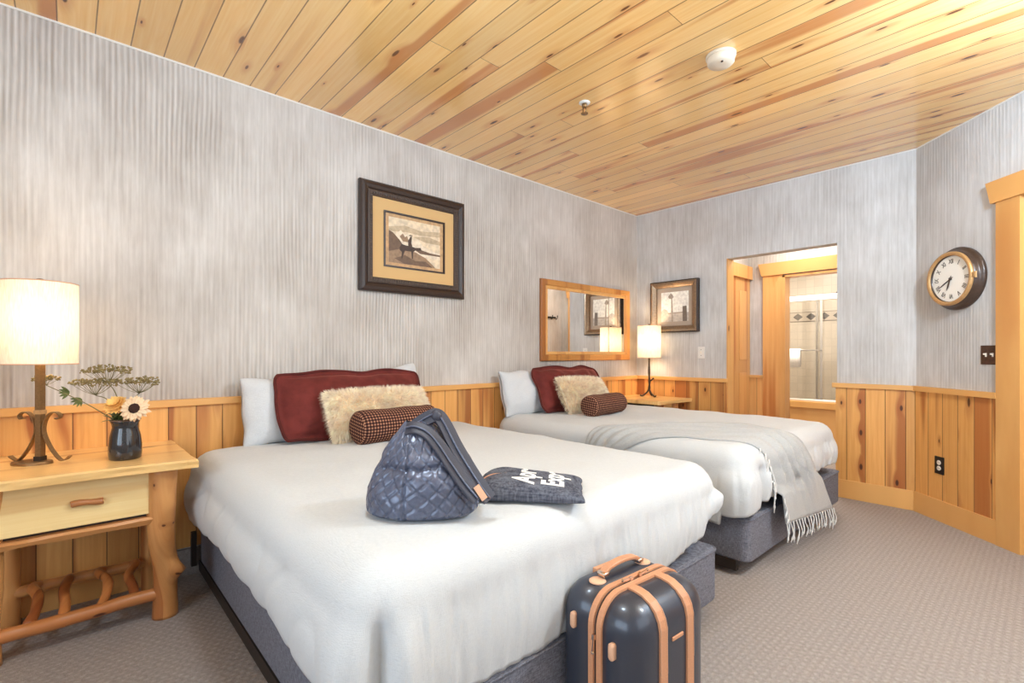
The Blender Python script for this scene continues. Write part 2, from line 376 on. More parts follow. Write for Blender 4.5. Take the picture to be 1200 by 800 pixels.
def tube(bm, pts, rad, n=10, closed=False, flat=None, up=None):
    """sweep; rad number, list or function of t; flat=(a,b) gives a rectangular strap of half sizes a (sideways), b (thickness)"""
    pts = [V(p) for p in pts]; N = len(pts); rings = []; nrm = None
    for i, p in enumerate(pts):
        a = pts[(i-1) % N] if closed or i > 0 else p; b = pts[(i+1) % N] if closed or i < N-1 else p
        tg = (b-a).normalized() if (b-a).length > 1e-9 else V((0, 0, 1))
        if up is not None: nrm = (V(up)-tg*tg.dot(V(up))).normalized()
        elif nrm is None:
            h = V((0, 0, 1)) if abs(tg.z) < .9 else V((1, 0, 0)); nrm = (h-tg*h.dot(tg)).normalized()
        else: nrm = (nrm-tg*nrm.dot(tg)).normalized()
        bn = tg.cross(nrm); t = i/max(1, N-1)
        r = rad(t) if callable(rad) else (rad[i] if isinstance(rad, (list, tuple)) else rad)
        if flat: cs = [(-flat[0], -flat[1]), (flat[0], -flat[1]), (flat[0], flat[1]), (-flat[0], flat[1])]; rings.append([bm.verts.new(p+bn*x*r+nrm*y*r) for x, y in cs])
        else: rings.append([bm.verts.new(p+(nrm*cos(2*pi*k/n)+bn*sin(2*pi*k/n))*r) for k in range(n)])
    m = len(rings[0])
    for i in range(N-(0 if closed else 1)):
        A, B = rings[i], rings[(i+1) % N]
        for k in range(m): bm.faces.new((A[k], A[(k+1) % m], B[(k+1) % m], B[k]))
    if not closed: bm.faces.new(rings[0][::-1]); bm.faces.new(rings[-1])
    return bm
def lathe(bm, prof, n=32, c=(0, 0, 0), axis='z', caps=True):
    rings = []
    for r, h in prof:
        ring = []
        for k in range(n):
            a = 2*pi*k/n
            p = {'z': (c[0]+r*cos(a), c[1]+r*sin(a), c[2]+h), 'y': (c[0]+r*cos(a), c[1]+h, c[2]+r*sin(a)), 'x': (c[0]+h, c[1]+r*cos(a), c[2]+r*sin(a))}[axis]
            ring.append(bm.verts.new(p))
        rings.append(ring)
    for A, B in zip(rings, rings[1:]):
        for k in range(n): bm.faces.new((A[k], A[(k+1) % n], B[(k+1) % n], B[k]))
    if caps: bm.faces.new(rings[0]); bm.faces.new(rings[-1])
    return bm
def ball(bm, c, r, sub=2, sc=(1, 1, 1)):
    ret = bmesh.ops.create_icosphere(bm, subdivisions=sub, radius=r)
    for v in ret['verts']: v.co = V((v.co.x*sc[0], v.co.y*sc[1], v.co.z*sc[2]))+V(c)
    return bm
def loft(bm, rings, close=True, cap0=False, cap1=False):
    R_ = [[bm.verts.new(p) for p in r] for r in rings]; m = len(R_[0])
    for A, B in zip(R_, R_[1:]):
        for k in range(m if close else m-1): bm.faces.new((A[k], A[(k+1) % m], B[(k+1) % m], B[k]))
    if cap0: bm.faces.new(R_[0][::-1])
    if cap1: bm.faces.new(R_[-1])
    return bm
def nz(x, y=0.0, z=0.0): return noise.noise(V((x, y, z)))
def sst(x, a, b):
    t = max(0., min(1., (x-a)/(b-a))); return t*t*(3-2*t)
def frame_rings(bm, w, h, prof):
    """mitred frame centred on local x/z; prof = [(inset, y)]"""
    rings = []
    for i, y in prof:
        a, b = w/2-i, h/2-i
        rings.append([(-a, y, -b), (a, y, -b), (a, y, b), (-a, y, b)])
    return loft(bm, rings)
def rrect(a, b, r, n=10):
    """rounded rectangle outline, half sizes a,b"""
    out = []
    for cx, cy, a0 in ((a-r, b-r, 0), (-(a-r), b-r, 90), (-(a-r), -(b-r), 180), (a-r, -(b-r), 270)):
        for k in range(n+1):
            t = R(a0+90*k/n); out.append((cx+r*cos(t), cy+r*sin(t)))
    return out
def text(s, size, ext, m, parent, mat4, name='lettering', bold=0.0):
    cu = bpy.data.curves.new(name, 'FONT'); cu.body = s; cu.size = size; cu.extrude = ext; cu.align_x = 'CENTER'; cu.align_y = 'CENTER'; cu.offset = bold
    o = bpy.data.objects.new('tmp', cu); COL.objects.link(o)
    bpy.context.view_layer.update()
    me = bpy.data.meshes.new_from_object(o.evaluated_get(bpy.context.evaluated_depsgraph_get()))
    bpy.data.objects.remove(o); bpy.data.curves.remove(cu)
    me.transform(mat4); me.materials.clear(); me.materials.append(m)
    q = bpy.data.objects.new(name, me); COL.objects.link(q); q.parent = parent
    return q

# ------------------------------------------------------------------ the room
H = 2.75; CAP = .948; X3 = 2.462; YF = -6.4; XR = 4.25; E3 = V((S2, -S2, 0)); N3 = V((-S2, -S2, 0))
HX0, HX1, HY, BL, BR = .80, 2.12, 1.06, .2, 1.445          # hall behind the doorway
DX0, DX1, DZ = 1.023, 1.946, 2.12       # doorway in the back wall
L3 = (XR-X3)/S2
bm = new(); box(bm, -.15, XR+.15, YF-.15, 4.2, -.12, 0); struct('floor', bm, MT['carpet'])
bm = new(); prism(bm, [(-.02, YF), (XR, YF), (XR, -(XR-X3)), (X3, 0), (X3, .12), (-.02, .12)], H, H+.1); struct('ceiling', bm, MT['ceiling'])
bm = new(); box(bm, -.15, 0, YF-.15, .14, 0, H+.1); struct('wall_left', bm, MT['plaster_left'])
bm = new(); box(bm, 0, DX0, 0, .12, 0, H); box(bm, DX1, X3+.3, 0, .12, 0, H); box(bm, DX0, DX1, 0, .12, DZ, H); struct('wall_back', bm, MT['plaster_back'])
# angled wall with a door in it: local frame along E3
def diag(s, off, z): return V((X3, 0, z))+E3*s+N3*off
def dbox(bm, s0, s1, o0, o1, z0, z1, taper=0.0):
    vs = [bm.verts.new(diag(s, o, z)) for s in (s0, s1) for o in (o0, o1) for z in (z0, z1)]
    for v, s, zz in zip(vs, [s0]*4+[s1]*4, [z0, z1]*4):
        if taper and zz == z1: v.co += E3*(-taper if s == s0 else taper)
    for f in ((0, 1, 3, 2), (4, 6, 7, 5), (0, 4, 5, 1), (2, 3, 7, 6), (0, 2, 6, 4), (1, 5, 7, 3)): bm.faces.new([vs[i] for i in f])
    return bm
D0, D1 = .825, 1.645
bm = new(); dbox(bm, 0, D0, -.12, 0, 0, H); dbox(bm, D1, L3, -.12, 0, 0, H); dbox(bm, D0, D1, -.12, 0, 2.06, H); struct('wall_right', bm, MT['plaster_diag'])
# right and front wall behind the camera, with unseen windows added for even light
RW = (-4.3, -1.95, .75, 2.35); FW = (1.5, 4.0, .75, 2.35)
bm = new(); box(bm, XR, XR+.15, RW[1], -(XR-X3)+.05, 0, H); box(bm, XR, XR+.15, YF, RW[0], 0, H); box(bm, XR, XR+.15, RW[0], RW[1], 0, RW[2]); box(bm, XR, XR+.15, RW[0], RW[1], RW[3], H)
struct('wall_east', bm, MT['plaster_left'])
bm = new(); box(bm, -.15, FW[0], YF-.15, YF, 0, H); box(bm, FW[1], XR+.15, YF-.15, YF, 0, H); box(bm, FW[0], FW[1], YF-.15, YF, 0, FW[2]); box(bm, FW[0], FW[1], YF-.15, YF, FW[3], H)
struct('wall_front', bm, MT['plaster_back'])
def winframe(name, horiz, a0, a1, z0, z1, c):
    bm = new()
    for (p0, p1, q0, q1) in ((a0, a0+.06, z0, z1), (a1-.06, a1, z0, z1), (a0, a1, z0, z0+.06), (a0, a1, z1-.06, z1), ((a0+a1)/2-.03, (a0+a1)/2+.03, z0, z1)):
        if horiz: box(bm, p0, p1, c-.03, c+.03, q0, q1)
        else: box(bm, c-.03, c+.03, p0, p1, q0, q1)
    struct(name, bm, MT['trim_z'])
winframe('added_window_1', True, *FW, YF-.08); winframe('added_window_2', False, *RW, XR+.08)  # frames for the two unseen openings added to light the room
# white caulk line at the ceiling
bm = new(); box(bm, 0, .004, YF, 0, H-.009, H); box(bm, 0, X3, -.004, 0, H-.009, H); dbox(bm, 0, L3, 0, .004, H-.009, H); struct('trim_1', bm, MT['white_trim'])
# wainscot boards
W = .016
bm = new(); box(bm, 0, W, YF, 0, .15, CAP-.036); struct('trim_2', bm, MT['pan_left'])
bm = new(); box(bm, W, DX0, -W, 0, .15, CAP-.036); box(bm, DX1, X3-.004, -W, 0, .15, CAP-.036); box(bm, DX1-.006, DX1, -W, .12, .15, CAP-.036); struct('trim_3', bm, MT['pan_back'])
bm = new(); dbox(bm, -.006, D0-.152, 0, W, .15, CAP-.036); dbox(bm, D1+.152, L3, 0, W, .15, CAP-.036); struct('trim_4', bm, MT['pan_diag'])
# cap rail
bm = new(); box(bm, 0, .034, YF, -.01, CAP-.038, CAP, .003, 1); struct('trim_5', bm, MT['trim_y'])
bm = new(); box(bm, .0, DX0+.015, -.034, 0, CAP-.038, CAP, .003, 1); box(bm, DX1-.03, X3-.006, -.034, .0, CAP-.038, CAP, .003, 1); struct('trim_6', bm, MT['trim_x'])
bm = new(); dbox(bm, -.013, D0-.152, 0, .034, CAP-.038, CAP); struct('trim_7', bm, MT['trim_d'])
# baseboards
bm = new(); box(bm, 0, .022, YF, -4.42, 0, .15); struct('baseboard_left', bm, MT['trim_y'])
bm = new(); box(bm, 0, .02, -4.42, 0, 0, .14); struct('baseboard_near_bed', bm, MT['carpet'])
bm = new(); box(bm, .02, DX0, -.024, 0, 0, .15, .002, 1); box(bm, DX1, X3-.006, -.024, 0, 0, .15, .002, 1); struct('baseboard_back', bm, MT['trim_x'])
bm = new(); dbox(bm, -.008, D0-.152, 0, .026, 0, .15); dbox(bm, D1+.152, L3, 0, .026, 0, .15); struct('baseboard_right', bm, MT['trim_d'])
# door in the angled wall
bm = new(); dbox(bm, D0-.152, D0, 0, .03, 0, 2.13); dbox(bm, D1, D1+.152, 0, .03, 0, 2.13); struct('trim_8', bm, MT['trim_z'])
bm = new(); dbox(bm, D0-.178, D1+.178, 0, .04, 2.13, 2.268, .034); struct('trim_9', bm, MT['trim_d'])
bm = new(); dbox(bm, D0, D0+.03, -.12, .0, 0, 2.06); dbox(bm, D1-.03, D1, -.12, .0, 0, 2.06); dbox(bm, D0, D1, -.12, 0, 2.03, 2.06); struct('trim_10', bm, MT['orange_z'])
bm = new(); dbox(bm, D0+.03, D1-.03, -.09, -.05, .01, 2.03); d1 = struct('door_1', bm, MT['orange_z'])
for z0, z1 in ((.2, .9), (1.05, 1.9)):
    bm = new(); dbox(bm, D0+.13, D1-.13, -.05, -.042, z0, z1); obj('door_panel', bm, MT['trim_z'], d1)
bm = new(); ball(bm, diag(D1-.1, 0, 1.0), .03); tube(bm, [diag(D1-.1, -.05, 1.0), diag(D1-.1, 0, 1.0)], .012); obj('door_knob', bm, MT['bronze'], d1, True)
# doorway jamb lining in the back wall
bm = new(); box(bm, DX0-.004, DX0+.006, -.002, .135, 0, DZ); struct('trim_11', bm, MT['trim_z'])

# hall behind the doorway
bm = new(); box(bm, HX0-.12, HX0, .12, HY+.12, 0, H); struct('wall_hall_left', bm, MT['plaster_hall'])
bm = new(); box(bm, HX1, HX1+.12, .12, 3.3, 0, H); struct('wall_hall_right', bm, MT['plaster_hall'])
BX0, BX1, BZ = 1.175, 1.80, 2.05
bm = new(); box(bm, HX0, BX0, HY, HY+.12, 0, H); box(bm, BX1, HX1, HY, HY+.12, 0, H); box(bm, BX0, BX1, HY, HY+.12, BZ, H); struct('wall_hall_far', bm, MT['plaster_hall'])
bm = new(); box(bm, BL-.12, HX1+.12, .12, 3.4, H-.2, H-.1); struct('ceiling_hall', bm, MT['white_trim'])
bm = new(); box(bm, HX0, BX0-.2, HY-.014, HY, .0, CAP-.03); struct('trim_12', bm, MT['orange_pan'])
bm = new(); box(bm, HX0, BX0-.2, HY-.03, HY, CAP-.03, CAP); struct('trim_13', bm, MT['orange_x'])
bm = new(); box(bm, BX0-.205, BX0, HY-.03, HY, 0, BZ+.012); box(bm, BX1, BX1+.15, HY-.03, HY, 0, BZ+.012); struct('trim_14', bm, MT['orange_z'])
bm = new(); prism(bm, [(BX0-.215, BZ+.012), (BX1+.16, BZ+.012), (BX1+.19, BZ+.15), (BX0-.25, BZ+.15)], HY-.045, HY, 'y'); struct('trim_15', bm, MT['orange_x'])
bm = new(); box(bm, BX0-.002, BX0+.025, HY-.03, HY+.12, 0, BZ); box(bm, BX0, BX1, HY-.03, HY+.12, BZ-.02, BZ+.003); struct('trim_16', bm, MT['orange_z'])
# panelled door and casing on the hall's left wall
bm = new(); box(bm, HX0, HX0+.02, .26, HY-.005, 0, 2.04); d2 = struct('door_2', bm, MT['door_pan'])
bm = new(); box(bm, HX0+.02, HX0+.026, .76, .95, 1.12, 1.9, .004, 1); obj('door_panel', bm, MT['orange_z'], d2)
bm = new(); box(bm, HX0+.02, HX0+.026, .76, .95, .2, .98, .004, 1); obj('door_panel', bm, MT['orange_z'], d2)
bm = new(); box(bm, HX0, HX0+.05, .2, HY-.001, 2.04, 2.185); struct('trim_17', bm, MT['orange_z'])

# bathroom beyond
bm = new(); box(bm, BL-.12, HX1+.12, 3.2, 3.32, 0, H); struct('wall_bath_back', bm, MT['tile'])
bm = new(); box(bm, BL-.12, BL, HY+.12, 3.2, 0, H); box(bm, BL-.12, HX0, HY, HY+.12, 0, H); struct('wall_bath_left', bm, MT['tile_side'])
bm = new(); box(bm, BL, BR, 3.19, 3.2, 1.66, 1.80); struct('trim_18', bm, MT['diamond'])
bm = new(); box(bm, BR, BR+.12, 2.15, 3.2, 0, H); struct('wall_bath_right', bm, MT['tile_side'])
tub = thing('bathtub', 'wood-fronted bathtub ledge under the sliding glass in the bathroom', 'bathtub', (0, 0, 0))
bm = new(); box(bm, BL+.002, BR-.002, 2.2, 2.24, 0.002, .5, .004, 1); obj('front_panel', bm, MT['orange_x'], tub)
bm = new(); box(bm, BL+.002, BR-.002, 2.17, 2.32, .5, .585, .008, 2); obj('ledge', bm, MT['trim_x'], tub)
bm = new(); box(bm, BL+.002, BR-.002, 2.32, 2.36, .1, .585); box(bm, BL+.002, BR-.002, 2.36, 3.185, .08, .14); obj('basin', bm, MT['rail_white'], tub)
sh = thing('shower_door', 'white-railed sliding glass shower screen above the bathtub', 'shower screen', (0, 0, 0))
bm = new(); box(bm, BL+.002, BR-.002, 2.22, 2.29, 1.87, 1.935, .006, 2); obj('top_rail', bm, MT['rail_white'], sh)
bm = new(); box(bm, BL+.002, BR-.002, 2.22, 2.29, .587, .612, .004, 1); obj('bottom_track', bm, MT['rail_white'], sh)
for x0, x1, y in ((BL+.01, 1.235, 2.235), (1.145, BR-.01, 2.272)):
    bm = new(); box(bm, x0, x1, y-.003, y+.003, .613, 1.87); p = obj('glass_panel', bm, MT['glass'], sh)
    for e in (x0, x1-.03):
        bm = new(); box(bm, e, e+.03, y-.01, y+.01, .613, 1.87, .003, 1); obj('panel_edge', bm, MT['silver'], p)
bm = new(); tube(bm, [(.5, 2.17, 1.235), (1.215, 2.17, 1.235)], .009, 10); tube(bm, [(1.205, 2.17, 1.235), (1.205, 2.235, 1.235)], .007, 8); tube(bm, [(.52, 2.17, 1.235), (.52, 2.235, 1.235)], .007, 8); obj('towel_bar', bm, MT['silver'], sh, True)
bm = new(); rings = []
for k in range(15):
    a = -pi/2+pi*k/14 if 3 <= k <= 11 else 0
prof = [(-.021, -.22), (-.021, 0)]+[(.0+.0145*cos(pi-pi*k/6)-.0, .0145*sin(pi*k/6)) for k in range(7)]+[(.021, 0), (.021, -.2)]
rings = []
for i in range(11):
    x = .66+.345*i/10
    rings.append([(x, 2.17+p[0]*(1+.3*(nz(i*.7, j)*.5))+.002*sin(i*1.7), 1.236+p[1]+(.004*sin(i*.9) if abs(p[1]) > .1 else 0)) for j, p in enumerate(prof)])
loft(bm, rings, close=False); o = obj('hand_towel', bm, MT['towel'], None, True); tag(o, 'white hand towel folded over the shower door bar', 'towel')
md = o.modifiers.new('thick', 'SOLIDIFY'); md.thickness = .01; md.offset = 0
bm = new(); tube(bm, cr([(BR-.002, 2.75, 2.02), (BR-.06, 2.75, 2.05), (BR-.15, 2.74, 2.02)]), .011, 8); lathe(bm, [(.012, .02), (.04, -.02), (.04, -.03)], 16, (BR-.16, 2.74, 2.01)); o = obj('shower_head', bm, MT['iron'], None, True); tag(o, 'small dark shower head high in the tiled bath alcove', 'shower head')
sn = thing('soap_niche', 'recessed tiled soap niche in the shower wall', 'niche', (1.86, 3.19, 1.22))
bm = new(); frame_rings(bm, .28, .4, [(0, 0), (0, -.02), (.02, -.02), (.02, -.004)]); obj('surround', bm, MT['rail_white'], sn)
bm = new(); box(bm, -.122, .122, -.006, -.002, -.18, .18); obj('back_tile', bm, MT['mat_grey'], sn)
# coat hooks in the hall, seen in the mirror
ch = thing('coat_rack', 'black wall hook rail in the hall, seen in the wooden mirror', 'coat rack', (HX1, .72, 1.76), -pi/2)
bm = new(); box(bm, -.2, .2, -.02, -.001, -.012, .012, .003, 1); obj('rail', bm, MT['black'], ch)
for x in (-.17, -.06, .06, .17):
    bm = new(); tube(bm, cr([(x, -.02, 0), (x, -.05, -.03), (x, -.07, -.01), (x, -.075, .02)], 5), .006, 8); ball(bm, (x, -.075, .022), .01, 1); obj('hook', bm, MT['black'], ch, True)

# ------------------------------------------------------------------ pictures, mirror, clock, switches
def sheet(bm, poly, y, mi):
    f = bm.faces.new([bm.verts.new((a, y, b)) for a, b in poly]); f.material_index = mi
pc = thing('framed_picture', 'dark-framed western print with tan mat above the near bed', 'picture', (0, -2.885, 1.997), pi/2)
w, h = .87, .752
bm = new(); frame_rings(bm, w, h, [(0, -.002), (0, -.03), (.012, -.042), (.03, -.046), (.05, -.038), (.058, -.03)]); obj('frame', bm, MT['frame_dark'], pc)
bm = new(); frame_rings(bm, w, h, [(.058, -.02), (.058, -.034), (.068, -.038), (.08, -.036), (.094, -.03), (.1, -.018)]); f = obj('beaded_moulding', bm, MT['frame_mid'], pc)
bm = new()
for sx in (-1, 1):
    for k in range(34): zz = -h/2+.085+(h-.17)*k/33; box(bm, sx*(w/2-.079)-.009, sx*(w/2-.079)+.009, -.041, -.034, zz-.0055, zz+.0055)
for sz in (-1, 1):
    for k in range(38): xx = -w/2+.1+(w-.2)*k/37; box(bm, xx-.0055, xx+.0055, -.041, -.034, sz*(h/2-.079)-.009, sz*(h/2-.079)+.009)
obj('beads', bm, MT['frame_mid'], f)
bm = new(); frame_rings(bm, w-.19, h-.19, [(0, -.02), (.085, -.02)]); obj('mat_board', bm, MT['mat_tan'], pc)
bm = new(); frame_rings(bm, w-.36, h-.36, [(0, -.018), (0, -.026), (.012, -.026), (.012, -.016)]); obj('fillet', bm, MT['fillet'], pc)
A = [art('sepia_paper', (196, 154, 108)), art('sepia_sky', (222, 200, 168)), art('sepia_cloud', (190, 166, 134)), art('sepia_snow', (226, 208, 182)), art('sepia_hill', (110, 84, 64)), art('sepia_dark', (70, 50, 38)), art('sepia_mid', (150, 120, 92))]
bm = new(); a, b = w/2-.185, h/2-.185
sheet(bm, [(-a, -b), (a, -b), (a, b), (-a, b)], -.016, 0)
a2, b2 = a-.035, b-.03; ym = -.0165
sheet(bm, [(-a2, -b2), (a2, -b2), (a2, b2), (-a2, b2)], ym, 1)
def q(px, pz): return (-a2+px*2*a2, -b2+pz*2*b2)
def blob(poly, y, mi): sheet(bm, [q(*p) for p in poly], y, mi)
blob([(0, .78), (.3, .86), (.62, .8), (1, .86), (1, .74), (.6, .7), (.35, .72), (0, .68)], ym-.0003, 2)
blob([(.45, .64), (.75, .7), (1, .64), (1, .55), (.7, .56)], ym-.0003, 2)
blob([(.05, .45), (.14, .66), (.22, .74), (.3, .66), (.38, .7), (.48, .55), (.56, .6), (.66, .45), (.8, .4), (1, .35), (1, .2), (0, .2)], ym-.0006, 3)
blob([(.2, .6), (.26, .68), (.3, .6), (.34, .64), (.38, .5), (.26, .5)], ym-.0009, 6)
blob([(0, .7), (.08, .66), (.2, .52), (.3, .36), (.3, .2), (0, .2)], ym-.0011, 4)
blob([(.5, .34), (.62, .37), (.8, .33), (1, .32), (1, .28), (.6, .28)], ym-.0011, 4)
blob([(0, .24), (.25, .34), (.5, .3), (.7, .2), (.85, .06), (.9, 0), (.0, 0)], ym-.0013, 6)
blob([(.1, .1), (.3, .2), (.5, .1), (.7, .12), (.85, 0), (.3, 0)], ym-.0015, 4)
# horse and rider, dark silhouettes
blob([(.2, .36), (.24, .44), (.32, .42), (.42, .42), (.5, .4), (.6, .42), (.62, .36), (.56, .34), (.5, .34), (.46, .3), (.45, .14), (.43, .14), (.42, .3), (.3, .3), (.27, .2), (.25, .12), (.23, .12), (.24, .26), (.2, .3)], ym-.0018, 5)
blob([(.36, .42), (.36, .54), (.39, .6), (.4, .64), (.43, .64), (.43, .58), (.42, .5), (.44, .42)], ym-.002, 5)
blob([(.37, .65), (.45, .65), (.42, .675), (.39, .675)], ym-.002, 5)
obj('print', bm, None, pc, False, A)

mr = thing('wall_mirror', 'rectangular pine-framed wall mirror above the far bed', 'mirror', (0, -.872, 1.503), pi/2)
w, h = 1.4, .758
bm = new(); frame_rings(bm, w, h, [(0, -.001), (0, -.022), (.006, -.028), (.05, -.03), (.058, -.024)]); obj('frame', bm, wood('mirror_frame_wood', X_, Z_, 3.0, groove=0, knot_sp=.5, kdens=10, kexist=.15, seed=60, light=(226, 160, 84), mid=(206, 134, 62), streak=(170, 98, 44), knot=(80, 40, 20)), mr)
bm = new(); frame_rings(bm, w, h, [(.056, -.02), (.062, -.026), (.085, -.022), (.09, -.01)]); obj('inner_moulding', bm, MT['trim_y'], mr)
for x0, x1 in ((-w/2+.085, .325), (.331, w/2-.085)):
    bm = new(); box(bm, x0, x1, -.012, -.006, -h/2+.085, h/2-.085); obj('mirror_glass', bm, MT['mirror'], mr)
bm = new(); box(bm, .325, .331, -.014, -.005, -h/2+.085, h/2-.085); obj('joint_strip', bm, MT['frame_bronze'], mr)

pc = thing('framed_picture', 'pewter-framed photograph behind the corner table lamp', 'picture', (.475, 0, 1.69), 0)
w, h = .545, .545
bm = new(); frame_rings(bm, w, h, [(0, -.001), (0, -.05), (.012, -.054)]); obj('outer_edge', bm, MT['frame_bronze_dark'], pc)
bm = new(); frame_rings(bm, w, h, [(.012, -.04), (.012, -.056), (.03, -.058), (.05, -.046), (.066, -.034), (.07, -.02)]); obj('frame', bm, MT['frame_bronze'], pc)
bm = new(); frame_rings(bm, w-.13, h-.13, [(0, -.016), (.05, -.016)]); obj('mat_board', bm, MT['mat_grey'], pc)
A = [art('photo_paper', (240, 234, 224)), art('photo_grey', (196, 186, 174)), art('photo_dark', (120, 106, 94)), art('photo_mid', (164, 150, 136))]
bm = new(); a2, b2 = w/2-.113, h/2-.113; ym = -.0145
sheet(bm, [(-a2, -b2), (a2, -b2), (a2, b2), (-a2, b2)], ym, 0)
blob([(0, .36), (.1, .45), (.22, .4), (.3, .26), (1, .3), (1, 0), (0, 0)], ym-.0004, 1)
blob([(.3, .9), (.36, .96), (.42, .9), (.46, .82), (.4, .76), (.3, .78), (.26, .84)], ym-.0008, 3)
blob([(.37, .8), (.41, .8), (.45, 0), (.38, 0)], ym-.0008, 3)
blob([(.78, .5), (.92, .5), (.94, 0), (.78, 0)], ym-.0008, 2)
blob([(.25, .3), (.8, .32), (.8, .28), (.25, .26)], ym-.0006, 3)
obj('print', bm, None, pc, False, A)

# clock on the angled wall
p = diag(.375, 0, 1.703)
ck = thing('wall_clock', 'round brown wall clock with roman numerals and brass bezel', 'clock', p, -pi/4)
bm = new(); lathe(bm, [(.212, -.001), (.214, -.016), (.208, -.024), (.196, -.028), (.192, -.036), (.188, -.052), (.182, -.062), (.172, -.066), (.156, -.06), (.154, -.045)], 64, axis='y', caps=False); obj('case', bm, MT['clock_case'], ck, True)
bm = new(); lathe(bm, [(.184, -.060), (.184, -.070), (.176, -.078), (.164, -.076), (.157, -.066)], 64, axis='y', caps=False); obj('bezel', bm, MT['gold'], ck, True)
bm = new(); lathe(bm, [(.160, -.04), (.160, -.052)], 64, axis='y'); dl = obj('dial', bm, MT['dial'], ck)
for i, s in enumerate(('XII', 'I', 'II', 'III', 'IIII', 'V', 'VI', 'VII', 'VIII', 'IX', 'X', 'XI')):
    a = 2*pi*i/12; rr = .118
    m4 = M.Translation((rr*sin(a), -.0525, rr*cos(a))) @ M.Rotation(pi/2, 4, 'X') @ M.Rotation(-a, 4, 'Z') @ M.Scale(.72, 4, (1, 0, 0))
    text(s, .044, .0006, MT['ink'], dl, m4, 'numeral', .0006)
def hand(name, ang, ln, wd, y):
    bm = new(); a = R(ang); d = V((sin(a), 0, cos(a))); n_ = V((cos(a), 0, -sin(a)))
    pts = [(-.02, .3), (0, .6), (ln*.55, 1), (ln*.8, .7), (ln, .1)]
    L = [d*t+n_*wd*k for t, k in pts]+[d*t-n_*wd*k for t, k in reversed(pts)]
    prism(bm, [(q_.x, q_.z) for q_ in L], y, y-.002, 'y'); obj(name, bm, MT['ink'], ck)
hand('minute_hand', 240, .115, .0045, -.055); hand('hour_hand', 200, .082, .006, -.058)
bm = new(); lathe(bm, [(.009, -.052), (.009, -.063), (.003, -.065)], 16, axis='y'); obj('hand_pin', bm, MT['ink'], ck, True)
bm = new(); box(bm, .180, .198, -.073, -.066, -.016, .016); tube(bm, [(.197, -.06, -.02), (.197, -.06, .02)], .006, 8); obj('latch', bm, MT['gold'], ck)

def wallplate(name, label, cat, loc, rz, w, h, m, build):
    t = thing(name, label, cat, loc, rz)
    bm = new(); box(bm, -w/2, w/2, -.007, -.0005, -h/2, h/2, .003, 2); obj('plate', bm, m, t); build(t); return t
def toggles(xs, m):
    def f(t):
        for x in xs:
            bm = new(); box(bm, x-.005, x+.005, -.010, -.007, -.012, .012); vs = box(bm, x-.0045, x+.0045, -.022, -.008, .001, .011); obj('toggle', bm, m, t)
            for z in (-.03, .03):
                bm = new(); lathe(bm, [(.0035, -.0065), (.0035, -.0085), (.002, -.009)], 10, (x, 0, z), 'y'); obj('screw', bm, MT['dark_metal'], t, True)
    return f
wallplate('light_switch', 'double bronze light switch with cream toggles beside door', 'light switch', diag(.606, 0, 1.183), -pi/4, .125, .122, MT['switch_bronze'], toggles((-.024, .024), MT['ivory']))
wallplate('light_switch', 'single white light switch beside the doorway', 'light switch', (.762, 0, 1.203), 0, .072, .118, MT['plate_white'], toggles((0,), MT['ivory']))
def outs(t):
    for z in (-.02, .02):
        bm = new(); lathe(bm, [(.0165, -.006), (.0165, -.0095), (.0155, -.0105)], 20, (0, 0, z), 'y'); s = obj('socket', bm, MT['ivory'], t)
        bm = new(); box(bm, -.007, -.005, -.0112, -.0104, z-.005, z+.005); box(bm, .005, .007, -.0112, -.0104, z-.005, z+.005); obj('slot', bm, MT['black'], s)
wallplate('wall_outlet', 'black electrical outlet with cream sockets on pine wainscot', 'outlet', diag(.238, W, .397), -pi/4, .078, .124, MT['black'], outs)

# ceiling fittings
sd = thing('smoke_detector', 'round cream smoke detector on the pine ceiling', 'smoke detector', (1.985, -2.245, H))
bm = new(); lathe(bm, [(.074, -.0005), (.074, -.012), (.07, -.014)], 40); obj('mount', bm, MT['detector'], sd, True)
bm = new(); lathe(bm, [(.066, -.013), (.068, -.02), (.066, -.042), (.058, -.05), (.02, -.052)], 40); cv = obj('cover', bm, MT['detector'], sd, True)
bm = new(); lathe(bm, [(.006, -.05), (.006, -.055)], 12, (.02, -.03, 0)); obj('indicator', bm, MT['dark_metal'], sd)
sk = thing('fire_sprinkler', 'small brass fire sprinkler head on the pine ceiling', 'sprinkler', (1.199, -2.396, H))
bm = new(); lathe(bm, [(.034, -.0005), (.034, -.006), (.022, -.01)], 28); obj('escutcheon', bm, MT['plate_white'], sk, True)
bm = new(); lathe(bm, [(.016, -.008), (.016, -.03), (.01, -.034)], 16); tube(bm, [(.012, 0, -.03), (.012, 0, -.055), (.003, 0, -.066)], .003, 6); tube(bm, [(-.012, 0, -.03), (-.012, 0, -.055), (-.003, 0, -.066)], .003, 6); lathe(bm, [(.004, -.06), (.022, -.068), (.022, -.071)], 20); obj('head', bm, MT['bronze'], sk, True)

cl = thing('added_ceiling_light', 'added unseen dome ceiling light by the angled wall door', 'ceiling light', (3.5, -2.1, H))  # unseen fixture added to even out the room light
bm = new(); lathe(bm, [(.16, -.0005), (.16, -.025), (.15, -.03)], 40); obj('mount', bm, MT['bronze'], cl, True)
bm = new(); lathe(bm, [(.148, -.028), (.14, -.06), (.11, -.09), (.06, -.105), (.01, -.11)], 40); obj('glass_dome', bm, MT['shade'], cl, True)
dup(cl, (2.05, -4.15, H), 'added unseen dome ceiling light above the foot of the near bed')  # second unseen fixture, added to light the near bed from above

